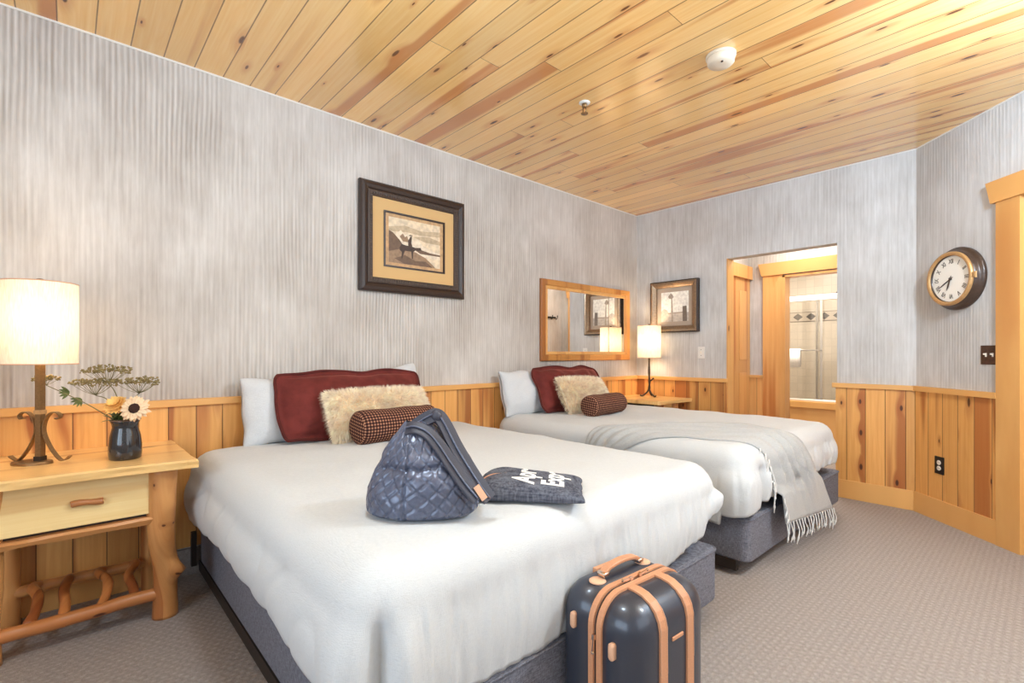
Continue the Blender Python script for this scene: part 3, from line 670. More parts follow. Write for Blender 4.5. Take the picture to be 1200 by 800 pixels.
# ------------------------------------------------------------------ beds
BY = [(-4.245, -2.575), (-2.12, -.455)]
def make_bed():
    t = thing('bed', 'near grey upholstered bed with the suitcase standing at its foot', 'bed', (0, -3.41, 0), 0, None)
    b = .833; L = 2.125
    bm = new(); rr = rrect((L-.06)/2, b, .045, 6); cx = (L+.06)/2
    rings = [[(cx+x*k, y*kk, z) for x, y in rr] for k, kk, z in ((.985, .98, .082), (.997, .996, .084), (1, 1, .092), (1, 1, .300), (.998, .997, .309), (.99, .986, .315), (.95, .94, .315))]
    loft(bm, rings, True, True, True); bs = obj('box_spring', bm, MT['base'], t)
    bm = new(); tube(bm, [(cx+x*1.001, y*1.002, .306) for x, y in rr], .005, 6, True); obj('piping', bm, MT['base'], bs, True)
    bm = new(); box(bm, .07, 2.03, -.78, .78, .316, .60, .05, 3); obj('mattress', bm, MT['mattress'], t, True)
    bm = new()
    for s in (-1, 1): box(bm, .06, 2.06, s*.822-.014, s*.822+.014, .028, .082); box(bm, .05, .075, s*.86-.012, s*.86+.012, .06, .24)
    box(bm, .06, .1, -.8, .8, .055, .082); box(bm, 1.98, 2.02, -.8, .8, .055, .082); obj('bed_frame', bm, MT['dark_metal'], t)
    for x in (.25, 1.1, 1.75):
        for s in (-1, 1):
            bm = new(); lathe(bm, [(.022, 0), (.025, .012), (.018, .02), (.016, .056)], 14, (x, s*.76, 0)); obj('leg', bm, MT['black'], t, True)
    return t
bed1 = make_bed()
bed2 = dup(bed1, (-.048, -1.287, 0), 'far grey upholstered bed under the fringed grey throw')

def duvet(label, y0, y1, x0, x1, zt, hem, seed, corner, foot_bulge=.03):
    rc = .13; hx, hy = (x1-x0)/2, (y1-y0)/2; cx, cy = (x0+x1)/2, (y0+y1)/2
    base = rrect(hx, hy, rc, 10)
    pts = []; n = len(base); step = .008
    for i in range(n):
        a, b = V(base[i]), V(base[(i+1) % n]); k = max(1, int((b-a).length/step))
        for j in range(k): pts.append(a.lerp(b, j/k))
    N = len(pts); nr = []
    for i in range(N):
        tg = pts[(i+1) % N]-pts[i-1]; nr.append(V((tg.y, -tg.x)).normalized())
    for i in range(N):  # smooth the normals
        nr[i] = (nr[i-2]+nr[i-1]+nr[i]+nr[(i+1) % N]+nr[(i+2) % N]).normalized()
    r = .115; per = [0]
    for i in range(1, N): per.append(per[-1]+(pts[i]-pts[i-1]).length)
    rings = []; half = hx-hy
    def add(fn): rings.append([fn(i) for i in range(N)])
    def wr(p, a): return V(p)+V((0, 0, a*(nz(p[0]*3+seed, p[1]*3, 1)*.012+nz(p[0]*8, p[1]*8+seed, 2)*.004)))
    for k in [j/16 for j in range(1, 17)]:
        def f(i, k=k):
            o = pts[i]-nr[i]*r; spn = V((max(-half, min(half, o.x)), 0))
            q_ = spn.lerp(o, k); return wr((cx+q_.x, cy+q_.y, zt+.012*(1-k*k)), 1)
        add(f)
    def fold(i, d):
        fx = max(0., nr[i].x); s = per[i]; a = sst(d, .10, .40)
        f1 = nz(s*11+.5*d, d*.5, seed); f2 = nz(s*27+seed*2, d*.9, 5.0); f3 = nz(s*60, d*2.0, 9.0)
        dens = .45+.55*sst(nz(s*1.5, seed), -.3, .3)
        v = a*dens*(.014*f1+.013*f2+.004*f3)*fx**2
        v -= a*dens*fx**2*(.013*(1-min(1, abs(f1)*4))**2+.009*(1-min(1, abs(f2)*4))**2*(1-.5*a*d))
        v += a*(1-fx)*(.006*nz(s*6, d*1.2, seed+9)-.006*(1-min(1, abs(nz(s*4+d, d*.8, seed+2))*5))**2)
        for (qx, qy, amp, wd) in corner:
            g = math.exp(-(((cx+pts[i].x-qx)**2+(cy+pts[i].y-qy)**2)/wd**2)); v += amp*g*sst(d, .1, .5)
        return v
    for a in [R(t) for t in (12, 26, 42, 58, 74, 88)]:
        def f(i, a=a):
            o = pts[i]-nr[i]*(r*(1-sin(a))); d = .25*a/(pi/2)
            o = o+nr[i]*fold(i, d*.8)
            return wr((cx+o.x, cy+o.y, zt-r*(1-cos(a))), 1-sin(a)*.6)
        add(f)
    K = 18
    for k in range(1, K+1):
        def f(i, k=k):
            m = k/K; hz = hem(cx+pts[i].x, cy+pts[i].y)+.01*nz(per[i]*7, seed); z = (zt-r)+(hz-(zt-r))*m
            o = pts[i]+nr[i]*(foot_bulge*sin(pi*m*.9)*(1 if nr[i].x < .5 else .6)+fold(i, .25+.75*m))
            return V((cx+o.x, cy+o.y, z))
        add(f)
    def f(i):
        p = rings[-1][i]; return V((p.x-nr[i].x*.015, p.y-nr[i].y*.015, p.z+.003))
    add(f)
    bm = new(); loft(bm, rings, True, True, False)
    o = obj('duvet', bm, MT['duvet'], None, True); tag(o, label, 'duvet'); return o
def hem1(x, y):
    h_ = .33
    if x > 2.0: h_ = .316+.02*sst(y, -4.0, -3.2)+.06*sst(y, -3.2, -2.7)+.08*sst(y, -2.75, -2.6)-.03*sst(-y, 4.0, 4.25)
    elif y < -4.1: h_ = .345+.05*sin(max(0, x-.2)*1.7)
    return h_
def hem2(x, y):
    h_ = .33
    if x > 1.95: h_ = .375+.025*sst(y, -1.9, -1.5)-.05*sst(-y, 1.98, 2.2)
    elif y < -2.0: h_ = .32+.05*sin(x*2.2)
    return h_
duv1 = duvet('smooth white duvet on the near bed, under bag and knit pouch', -4.305, -2.535, .07, 2.125, .69, hem1, 1.3, [(2.105, -4.244, -.055, .020), (2.125, -4.19, .020, .045), (2.06, -4.285, .022, .05), (2.10, -2.57, .035, .07), (2.125, -2.68, -.02, .03)])
duv2 = duvet('white duvet on the far bed, under the grey throw', -2.17, -.535, .05, 2.085, .69, hem2, 6.7, [(2.05, -2.12, .045, .08), (2.085, -1.97, -.035, .03), (2.085, -1.90, .012, .03), (2.05, -.57, .02, .08)])

# ------------------------------------------------------------------ pillows
def cushion(w, h, t, pinch=.06, n=34, seed=0.0, wr=.01, pw=.5, flange=0.0, rnd=.06, wave=0.0):
    """two-sided cushion in local x (width) / z (height), thickness along y"""
    def side(sgn):
        g = []
        for j in range(n+1):
            row = []
            for i in range(n+1):
                u, v = -1+2*i/n, -1+2*j/n
                u, v = sin(u*pi/2*.98)/sin(pi/2*.98), sin(v*pi/2*.98)/sin(pi/2*.98)
                x = w/2*u*(1-pinch*(1-v*v))*sqrt(1-rnd*v**4*u*u); z = h/2*v*(1-pinch*(1-u*u)*h/w*1.6)*sqrt(1-rnd*u**4*v*v)
                x += wave*sin(v*5.2+seed)*abs(u)**5*(1 if u > 0 else -1); z += wave*sin(u*7.5+seed*2)*abs(v)**5*(1 if v > 0 else -1)
                uu, vv = u, v
                if flange: uu = max(-1, min(1, u/(1-2*flange/w))); vv = max(-1, min(1, v/(1-2*flange/h)))
                y = sgn*(t/2*max(0, (1-uu*uu)*(1-vv*vv))**pw+.004)
                e = max(0, (1-u*u)*(1-v*v))**.5
                y += e*wr*(nz(x*7+seed, z*7, sgn*2+seed)+.6*nz(x*16, z*16+seed, sgn))
                x += .3*wr*nz(z*9, seed, 4); z += .5*wr*nz(x*6, seed, 8)
                row.append(V((x, y, z)))
            g.append(row)
        return g
    bm = new(); A, B = side(-1), side(1)
    for g, fl in ((A, 0), (B, 1)):
        vs = [[bm.verts.new(p) for p in r] for r in g]
        for j in range(n):
            for i in range(n):
                f = (vs[j][i], vs[j][i+1], vs[j+1][i+1], vs[j+1][i]); bm.faces.new(f if fl == 0 else f[::-1])
    bmesh.ops.remove_doubles(bm, verts=bm.verts, dist=.0005)
    edge = [(A[0][i]+B[0][i])/2 for i in range(n)]+[(A[j][n]+B[j][n])/2 for j in range(n)]+[(A[n][n-i]+B[n][n-i])/2 for i in range(n)]+[(A[n-j][0]+B[n-j][0])/2 for j in range(n)]
    # stitch the two rims
    bnd = [e for e in bm.edges if e.is_boundary]
    if bnd: bmesh.ops.bridge_loops(bm, edges=bnd) if False else None
    return bm, edge, A
def place(o, base, lean, yaw=0.0, roll=0.0):
    """stand a cushion: local x -> +y of the room, local z -> up leaning back to the wall, front (-y) -> +x"""
    o.matrix_world = M.Translation(base) @ M.Rotation(pi/2+yaw, 4, 'Z') @ M.Rotation(-lean, 4, 'X') @ M.Rotation(roll, 4, 'Y')
def white_pillow(label, base, lean, w, h, yaw=0, roll=0, seed=0.0):
    bm, e, A = cushion(w, h, .2, .05, 34, seed, .02, .42, 0, .08, .006)
    for v in bm.verts: v.co.z += h/2
    o = obj('bed_pillow', bm, MT['pillow'], None, True); tag(o, label, 'pillow', None); place(o, base, lean, yaw, roll); return o
white_pillow('white pillow propped at left end of the near bed', (.19, -3.74, .675), R(14), .66, .39, 0, 0, 1)
white_pillow('white pillow poking up behind the near red cushion, by the wainscot', (.125, -3.2, .69), R(4), .64, .40, 0, R(-8), 4)
white_pillow('white pillow against the wainscot on the far bed', (.19, -1.83, .675), R(14), .66, .385, 0, 0, 8)
def red_sham(label, base, lean, w, h, yaw, roll, seed):
    t = thing('red_pillow', label, 'pillow')
    bm, e, A = cushion(w, h, .17, .06, 44, seed, .02, .5, .032, .22, .007)
    for v in bm.verts: v.co.z += h/2
    obj('cover', bm, MT['red'], t, True)
    bm = new(); tube(bm, [p+V((0, 0, h/2)) for p in e], .0095, 8, True); obj('piping', bm, MT['red_pipe'], t, True)
    ins = []
    for k in range(96):
        a = 2*pi*k/96; c_, s_ = cos(a), sin(a); m_ = max(abs(c_), abs(s_))**.8
        ins.append(V(((w/2-.04)*c_/m_*.97, -.012, (h/2-.04)*s_/m_*.93+h/2)))
    place(t, base, lean, yaw, roll); return t
red_sham('rust red velvet cushion behind cream fur on the near bed', (.34, -3.435, .694), R(24), 1.0, .43, R(1), 0, 2)
red_sham('rust red velvet cushion on the far bed, below the mirror', (.36, -1.43, .692), R(26), .95, .43, R(2), R(1), 5)
def fur_blades(bm, w, h, t, n, seed, ln):
    rnd = random.Random(seed)
    for k in range(n):
        if k % 3 == 0:
            a = rnd.random()*4; s = int(a); f = (a-s)*2-1
            u, v = ((f, 1), (1, f), (f, -1), (-1, f))[s]; u *= .985; v *= .985
        else: u, v = rnd.uniform(-1, 1), rnd.uniform(-1, 1)
        sg = -1 if rnd.random() < .86 else 1
        x = w/2*u; z = h/2*v; y = sg*t/2*max(0, (1-u*u)*(1-v*v))**.45
        d = V((u*u*u*1.3+rnd.uniform(-.5, .5)+.35*nz(x*9, z*9, 1), sg*(.55-.3*max(abs(u), abs(v))), v*v*v*1.3-.25+rnd.uniform(-.4, .4)+.4*nz(x*9, z*9, 7))).normalized()
        L = ln*rnd.uniform(.6, 1.25); p0 = V((x, y, z+h/2)); sd_ = d.cross(V((rnd.uniform(-1, 1), rnd.uniform(-1, 1), rnd.uniform(-1, 1)))).normalized()*rnd.uniform(.0009, .0018)
        p1 = p0+d*L*.55+V((0, 0, -.002)); p2 = p0+d*L+V((0, 0, -.008))
        a1, a2, b1, b2, c_ = [bm.verts.new(q_) for q_ in (p0-sd_, p0+sd_, p1-sd_*.8, p1+sd_*.8, p2)]
        bm.faces.new((a1, a2, b2, b1)); bm.faces.new((b1, b2, c_))
def fur_pillow(label, base, lean, w, h, yaw, roll, seed):
    t = thing('fur_pillow', label, 'pillow')
    bm, e, A = cushion(w, h, .13, .03, 26, seed, .01, .45, 0, .2, .008)
    for v in bm.verts: v.co.z += h/2
    obj('cover', bm, MT['fur_base'], t, True)
    bm = new(); fur_blades(bm, w*.98, h*.98, .13, 17000, seed, .042)
    me = bpy.data.meshes.new('fur'); bm.to_mesh(me); bm.free(); me.materials.append(MT['fur'])
    o = bpy.data.objects.new('fur', me); COL.objects.link(o); o.parent = t; o['kind'] = 'stuff'
    place(t, base, lean, yaw, roll); return t
fur_pillow('shaggy cream fur cushion leaning on the near red cushion', (.49, -3.36, .70), R(30), .64, .30, R(2), 0, 3)
fur_pillow('shaggy cream fur cushion on the far bed, behind gingham bolster', (.52, -1.46, .70), R(30), .60, .31, R(3), R(2), 11)
def bolster(label, c, yaw, L=.47, r=.083):
    bm = new(); uvl = bm.loops.layers.uv.new('UVMap'); n = 40
    prof = [(0, -L/2-.002), (r*.5, -L/2-.002), (r*.86, -L/2+.003), (r*.97, -L/2+.014), (r, -L/2+.03)]
    prof += [(r*(1+.02*sin(k)), -L/2+.03+(L-.06)*k/12) for k in range(1, 12)]+[(r, L/2-.03), (r*.97, L/2-.014), (r*.86, L/2-.003), (r*.5, L/2+.002), (0, L/2+.002)]
    rings = []
    for q_, hh in prof:
        rings.append([bm.verts.new((hh, q_*cos(2*pi*k/n), q_*sin(2*pi*k/n)*.97)) for k in range(n)])
    for a in range(len(rings)-1):
        for k in range(n):
            k2 = (k+1) % n
            if a == 0: vs = (rings[0][0], rings[1][k2], rings[1][k]) if k else (rings[0][0], rings[1][k2], rings[1][k])
            elif a == len(rings)-2: vs = (rings[a][k], rings[a][k2], rings[a+1][0])
            else: vs = (rings[a][k], rings[a][k2], rings[a+1][k2], rings[a+1][k])
            f = bm.faces.new(vs)
            endc = a < 2 or a > len(rings)-4
            for lp in f.loops:
                co = lp.vert.co
                if endc: lp[uvl].uv = (co.y, co.z)
                else:
                    kk = next((x for x in (k, k+1) if lp.vert in (rings[a][x % n], rings[a+1][x % n])), k)
                    lp[uvl].uv = (co.x, kk/n*2*pi*r)
    bmesh.ops.delete(bm, geom=[v for v in bm.verts if not v.link_faces], context='VERTS')
    o = obj('bolster', bm, MT['gingham'], None, True); tag(o, label, 'bolster'); o.location = c; o.rotation_euler = (R(8), 0, pi/2+yaw); return o
bolster('brown gingham bolster at the front of the near bed, by the quilted bag', (.62, -3.375, .79), R(4), .50, .096)
bolster('brown gingham bolster at the front of the far bed', (.70, -1.53, .78), R(6), .47, .088)

# ------------------------------------------------------------------ throw blanket on the far bed
bvh = BVHTree.FromObject(duv2, bpy.context.evaluated_depsgraph_get()) if False else None
bm = new(); bm.from_mesh(duv2.data); bvh = BVHTree.FromBMesh(bm)
Lp = cr([(1.24, -2.25, .47), (1.36, -2.19, .60), (1.58, -2.10, .69), (1.80, -2.03, .70), (1.98, -1.96, .69), (2.10, -1.89, .60), (2.145, -1.85, .43), (2.15, -1.80, .24)], 8)
Rp = cr([(1.02, -2.22, .55), (1.08, -2.10, .69), (1.26, -1.86, .71), (1.50, -1.50, .71), (1.76, -1.34, .71), (1.99, -1.38, .70), (2.12, -1.22, .50), (2.16, -.96, .15)], 8)
NU, NV = len(Lp), 36; g = []
for i in range(NU):
    row = []; t = i/(NU-1)
    for j in range(NV+1):
        s = j/NV; p = Lp[i].lerp(Rp[i], s); ph = s*5.2+1.1*nz(t*2.2, 3.1)+.5*nz(t*5, s*3)
        f = (.5+.5*sin(2*pi*ph))**1.6*(.020+.024*sst(t, .5, .9))
        if t < .2: f *= .7
        f *= max(0, sin(pi*s))**.6
        # soft rolled edge on the pillow side
        ed = max(0, 1-abs(s-1)/.08)*.010
        loc, nn, _, dist = bvh.find_nearest(p)
        if loc is not None:
            if nn.dot(V((0, 0, 1))) < -.2: nn = -nn
            if loc.x > 2.0 and nn.x < 0 and abs(nn.z) < .7: nn = -nn
            d = (p-loc).dot(nn)
            lim = .013*(.3+.7*min(1, 6*s, 6*(1-s)))+f+ed
            if t < .55 or (p.z > .42 and loc.z > .40): p = loc+nn*lim
            elif p.x < 2.12+f: p.x = 2.12+f
        row.append(p)
    g.append(row)
bm.free(); bm = new(); loft(bm, g, close=False)
th = obj('throw_blanket', bm, MT['throw'], None, True); tag(th, 'pale grey fringed throw trailing over the foot of the far bed', 'throw')
md = th.modifiers.new('thick', 'SOLIDIFY'); md.thickness = .007; md.offset = 0
rnd = random.Random(4); ends = [g[-1][j] for j in range(0, NV+1, 2)]+[g[i][0] for i in range(int(NU*.64), NU-1, 2)]
for p in ends:
    L = rnd.uniform(.085, .13); pts = [p+V((.006, 0, .006)), p+V((.012, rnd.uniform(-.01, .01), -.02)), p+V((.014+rnd.uniform(0, .008), rnd.uniform(-.016, .016), -.06)), p+V((.014, rnd.uniform(-.02, .02), -L))]
    pts = [V((a.x, a.y, max(a.z, .012))) for a in pts]
    bm = new(); tube(bm, cr(pts, 4), lambda t: .0042*(1-.25*t)+(.003 if .80 < t < .9 else 0), 6); obj('tassel', bm, MT['tassel'], th, True)

# ------------------------------------------------------------------ nightstands
def wob(p, a, s=0.0): return V(p)+V((nz(p[2]*6+s, 1), nz(p[2]*6+s, 5), 0))*a
NS_TOP = .735
def nightstand(loc, label, mirror=False, d=.66, w=.70, li=0.0):
    """front faces +x; local origin at the back middle on the floor"""
    t = thing('log_nightstand', label, 'nightstand', loc)
    hw = w/2; lo = -hw+li
    # live-edge top
    bm = new(); rings = []
    front = [(-hw-.012, .0)]
    out = []
    for k in range(25): y = -hw+w*k/24; out.append((d-.03+.02*nz(y*5, 2.2)-.018*(1 if k in (0,) else 0)+.02*(k/24)**3, y))
    out[-1] = (d+.008, hw+.012)
    right = [(d-.06-(d-.1)*k/10, hw+.004+.006*nz(k*.6, 9)) for k in range(1, 10)]
    left = [(.02+(d-.1)*k/10, -hw-.004-.006*nz(k*.6, 4)) for k in range(1, 10)]
    poly = out+right+[(.012, hw), (.012, -hw)]+left
    for k, z in ((.992, NS_TOP-.036), (1.0, NS_TOP-.022), (.996, NS_TOP-.008), (.988, NS_TOP)):
        rings.append([(.33+(x-.33)*(k+(.0 if z > NS_TOP-.02 else -.012+.02*nz(y*8, z*30))), y*k, z) for x, y in poly])
    loft(bm, rings, True, True, True)
    tp = obj('tabletop', bm, MT['top_wood'], t)
    bm = new(); box(bm, .06, .515, lo+.1, hw-.1, .49, NS_TOP-.034); obj('case', bm, MT['frame_dark'], t)  # dark colour paints in the shade around the drawer front
    bm = new(); box(bm, .515, .54, lo+.098, hw-.112, .505, .690, .004, 2); dr = obj('drawer', bm, MT['drawer_wood'], t)
    bm = new(); pts = [(.552, li/2-.05+.1*k/8, .597+.003*sin(k*.7)) for k in range(9)]; tube(bm, pts, lambda q_: .0125+.001*sin(q_*9), 10); box(bm, .538, .552, li/2-.04, li/2-.025, .592, .602); box(bm, .538, .552, li/2+.025, li/2+.04, .592, .602); obj('handle', bm, MT['handle_wood'], dr, True)
    bm = new(); rr = []
    for k in range(21):
        y = lo+.07+(w-.14-li)*k/20; b = .012*nz(y*9, 3)
        rr.append([(.50, y, .492), (.548+b, y, .492), (.556+b, y, .482), (.545+b*1.5, y, .462+b), (.50, y, .466)])
    loft(bm, rr, True, True, True); obj('apron', bm, MT['bark'], t)
    # legs
    def leg(pts, rad, knob=None):
        c = cr(pts, 7); bm = new(); n = 20; rings = []
        for i, p in enumerate(c):
            q_ = i/(len(c)-1); r0 = rad(q_); ring = []
            for k in range(n):
                a = 2*pi*k/n; r1 = r0*(1+.05*nz(cos(a)*1.5, sin(a)*1.5, p.z*7)+.025*nz(cos(a)*4, sin(a)*4, p.z*22))
                if knob:
                    ka, kz, kh, kw = knob; da = (a-ka+pi) % (2*pi)-pi
                    r1 += kh*math.exp(-(da/.55)**2-((p.z-kz)/kw)**2)*(1+.35*nz(a*9, p.z*70))
                ring.append(p+V((cos(a)*r1, sin(a)*r1, 0)))
            rings.append(ring)
        loft(bm, rings, True, True, True); return obj('leg', bm, MT['log'], t, True)
    s = 1
    leg([(.425, hw-.08, 0), (.43, hw-.08, .1), (.455, hw-.082, .22), (.50, hw-.1, .36), (.515, hw-.105, .5), (.525, hw-.1, NS_TOP-.034)], lambda q_: .050-.004*sin(q_*5), (R(38), .225, .046, .042))
    leg([(.43, lo+.06, 0), (.44, lo+.06, .15), (.47, lo+.07, .35), (.50, lo+.07, .5), (.515, lo+.075, NS_TOP-.034)], lambda q_: .046-.003*sin(q_*4))
    leg([(.09, hw-.1, 0), (.09, hw-.1, .2), (.085, hw-.1, .45), (.085, hw-.1, NS_TOP-.034)], lambda q_: .04)
    leg([(.09, lo+.1, 0), (.09, lo+.1, .2), (.085, lo+.1, .45), (.085, lo+.1, NS_TOP-.034)], lambda q_: .04)
    def rail(a, b, r, seed):
        a, b = V(a), V(b); c = [a.lerp(b, k/8)+V((.006*nz(k*.8, seed), 0, .008*nz(k*.7, seed+4))) for k in range(9)]
        bm = new(); tube(bm, cr(c, 4), lambda q_: r*(1+.08*nz(q_*7, seed)), 16); obj('rail', bm, MT['log_y'], t, True)
    rail((.44, lo+.04, .105), (.432, hw-.08, .112), .027, 1); rail((.10, lo+.1, .148), (.10, hw-.1, .15), .024, 5)
    for k, (y, bend) in enumerate(((-.165, .015), (-.06, -.01), (.055, .02), (.175, -.025)) if not li else ((.04, .015), (.12, -.015))):
        c = [(.43, y-.012, .115), (.36, y+bend*.6, .14), (.27, y+bend, .168), (.18, y-bend*.4, .178), (.10, y+.01, .158)]
        bm = new(); tube(bm, cr(c, 6), lambda q_: .019*(1+.15*nz(q_*6, k*3.1)), 12); obj('shelf_stick', bm, MT['stick'], t, True)
    return t
nightstand((0, -4.71, 0), 'log nightstand with drawer and stick shelf under vase and lamp')
ns2 = nightstand((0, -.315, 0), 'log nightstand in the corner behind the far bed', d=.67, w=.56, li=.13)

# ------------------------------------------------------------------ lamps
def shade(t, c, r, z0, z1):
    bm = new(); n = 48
    loft(bm, [[(c[0]+r*cos(2*pi*k/n), c[1]+r*sin(2*pi*k/n), z) for k in range(n)] for z in (z0, z0+.12, z0+.24, z1)]); s = obj('lamp_shade', bm, MT['shade'], t, True)
    for z in (z0, z1):
        bm = new(); tube(bm, [(c[0]+r*cos(2*pi*k/n), c[1]+r*sin(2*pi*k/n), z) for k in range(n)], .0022, 6, True); obj('rim', bm, MT['tan_pale'], s, True)
    bm = new()
    for a in (0, 2*pi/3, 4*pi/3): tube(bm, [(c[0], c[1], z1-.012), (c[0]+(r-.001)*cos(a), c[1]+(r-.001)*sin(a), z1-.004)], .002, 6)
    tube(bm, [(c[0], c[1], z1-.25), (c[0], c[1], z1+.0)], .004, 8); obj('harp', bm, MT['bronze'], t, True)
    bm = new(); ball(bm, (c[0], c[1], z1-.15), .032, 2, (1, 1, 1.25)); obj('bulb', bm, MT['bulb'], t, True)
def lampglow(name, p, e):
    l = bpy.data.lights.new(name, 'POINT'); l.energy = e; l.shadow_soft_size = .05; l.color = (1, .83, .62)
    o = bpy.data.objects.new(name, l); COL.objects.link(o); o.location = p
l1 = thing('table_lamp', 'scrolled bronze lamp with linen shade on the near nightstand', 'lamp', (.31, -4.853, NS_TOP))
c = (0, 0, 0); a_ = R(42); ud = V((cos(R(47.65)), sin(R(47.65)), 0))
bm = new(); rr = [(x*.075, y*.05) for x, y in ((cos(2*pi*k/40), sin(2*pi*k/40)) for k in range(40))]
ax = ud; ay = V((-ud.y, ud.x, 0)); off = ud*(-.022)-ay*.012
loft(bm, [[tuple(off+ax*x*k+ay*y*k+V((0, 0, z))) for x, y in rr] for k, z in ((1, .0), (1, .008), (.96, .012))], True, True, True); obj('base', bm, MT['bronze'], l1)
bm = new(); tube(bm, [(0, 0, .011), (0, 0, .43)], 1, flat=(.0115, .0115), up=ud); obj('stem', bm, MT['bronze'], l1)
bm = new(); tube(bm, [(0, 0, .205), (0, 0, .222)], 1, flat=(.0145, .0145), up=ud); obj('collar', bm, MT['gold'], l1)
bm = new(); tube(bm, [(0, 0, .012), (0, 0, .03)], 1, flat=(.0145, .0145), up=ud); obj('foot_block', bm, MT['iron'], l1)
for s in (-1, 1):
    pl = [(.125, .030), (.108, .017), (.088, .014), (.062, .04), (.034, .085), (.0165, .135), (.024, .18), (.045, .208), (.068, .212), (.084, .2), (.08, .186), (.066, .187)]
    bm = new(); tube(bm, cr([ud*(s*x)+V((0, 0, z)) for x, z in pl], 6), 1, flat=(.0022, .009), up=(-ud.y, ud.x, 0)); obj('scroll', bm, MT['bronze'], l1)
shade(l1, c, .121, .413, .75)
bm = new(); lathe(bm, [(.006, .748), (.022, .752), (.02, .762), (.008, .768), (.002, .769)], 20); obj('finial', bm, MT['bronze'], l1, True)
lampglow('lamp_light', (.31, -4.853, NS_TOP+.60), 3.5)
l2 = thing('table_lamp', 'iron twig lamp with white shade in the room corner', 'lamp', (.262, -.165, NS_TOP))
bm = new(); tube(bm, cr([(0, 0, .075), (.003, 0, .15), (-.002, .002, .25), (0, 0, .43)], 6), lambda q_: .013-.002*q_+.002*sin(q_*20), 12); obj('stem', bm, MT['iron'], l2, True)
for i, (a, ln) in enumerate(((-20, .10), (228, .085), (100, .08))):
    a = R(a); bm = new(); d_ = V((cos(a), sin(a), 0))
    tube(bm, cr([V((0, 0, .09)), d_*.02+V((0, 0, .05)), d_*ln*.75+V((0, 0, .012)), d_*ln+V((0, 0, .009)), d_*(ln+.012)+V((0, 0, .016))], 5), lambda q_: .010-.003*q_, 10); obj('foot', bm, MT['iron'], l2, True)
bm = new(); tube(bm, cr([(0, 0, .16), (.02, .008, .175), (.035, .016, .19)], 4), lambda q_: .009-.002*q_, 10); ball(bm, (.038, .018, .192), .011, 1); obj('branch', bm, MT['iron'], l2, True)
shade(l2, c, .121, .413, .755)
bm = new(); lathe(bm, [(.005, .752), (.011, .757), (.01, .772), (.002, .775)], 16); obj('finial', bm, MT['iron'], l2, True)
lampglow('lamp_light', (.262, -.165, NS_TOP+.60), 7)

# ------------------------------------------------------------------ vase and flowers
vx = V((.435, -4.583, NS_TOP))
vs_ = thing('vase', 'dark glazed stoneware vase of wildflowers on the nightstand', 'vase', vx)
bm = new(); lathe(bm, [(.052, 0), (.057, .004), (.0595, .03), (.059, .06), (.055, .1), (.049, .125), (.046, .14), (.049, .155), (.054, .168), (.052, .171), (.047, .16), (.043, .14), (.046, .12), (.05, .09)], 48, caps=True); obj('body', bm, MT['vase'], vs_, True)
bm = new(); lathe(bm, [(.0535, .1665), (.0555, .169), (.0535, .1725), (.051, .1715)], 48, caps=False); obj('rim', bm, MT['vase_brown'], vs_, True)
RT = V((.674, .739, 0)); TC = V((.739, -.674, 0))    # sideways and roomward directions for arranging the stems
def at(dx, dz, dy=0.0): return vx+RT*dx+TC*dy+V((0, 0, dz))
def stem(m, pts, r, parent=None):
    bm = new(); tube(bm, cr(pts, 6), lambda q_: r*(1-.3*q_), 8); return obj('stem', bm, m, parent, True)
def petal(bm, c, d, up, L, wd, curl):
    d = d.normalized(); s = d.cross(up).normalized(); n = 5; rows = []
    for k in range(n+1):
        t = k/n; wv = wd*sin(pi*min(1, .12+t*.88))**.7; p = c+d*L*t+up*curl*t*t*L
        rows.append([bm.verts.new(p+s*wv*x+up*(.15*wv*abs(x))) for x in (-1, -.4, .4, 1)])
    for a, b in zip(rows, rows[1:]):
        for k in range(3): bm.faces.new((a[k], a[k+1], b[k+1], b[k]))
def daisy(label, c, face, rad, core, m, npet, curl, root):
    t = thing('sunflower' if core > .015 else 'garden_flower', label, 'flower', (0, 0, 0))
    face = face.normalized(); e1 = face.cross(V((0, 0, 1))).normalized(); e2 = e1.cross(face)
    stem(MT['stem_green'], [root, root.lerp(c, .5)+V((0, 0, .02)), c-face*.01], .003, t)
    for layer in range(2 if core > .015 else 4):
        bm = new()
        for k in range(npet):
            a = 2*pi*(k+.5*layer)/npet+random.uniform(-.1, .1); d = e1*cos(a)+e2*sin(a)
            petal(bm, c+d*core*.6*(1-layer*.12)+face*.004*layer, d+face*(.12*layer if core > .015 else .35*layer), face, rad*random.uniform(.85, 1.08)*(1-.1*layer), rad*.2, curl)
        o = obj('petals', bm, m, t, True); md = o.modifiers.new('thick', 'SOLIDIFY'); md.thickness = .0008
    bm = new(); q_ = face.to_track_quat('Z', 'Y').to_matrix().to_4x4()
    ball(bm, (0, 0, 0), core, 2, (1, 1, .45)); bmesh.ops.transform(bm, matrix=M.Translation(c+face*.006) @ q_, verts=bm.verts); obj('flower_center', bm, MT['flower_core'] if core > .015 else MT['petal_yellow'], t, True)
    return t
daisy('pale sunflower with dark centre at the right of the vase', at(.072, .222, .04), TC+V((0, 0, .25))+RT*.25, .048, .022, MT['petal_pale'], 15, -.1, at(.012, .15))
daisy('apricot bloom above the vase, left of the sunflower', at(-.012, .232, .03), TC*.7+V((0, 0, .7)), .042, .013, MT['petal_yellow'], 16, .1, at(.0, .15))
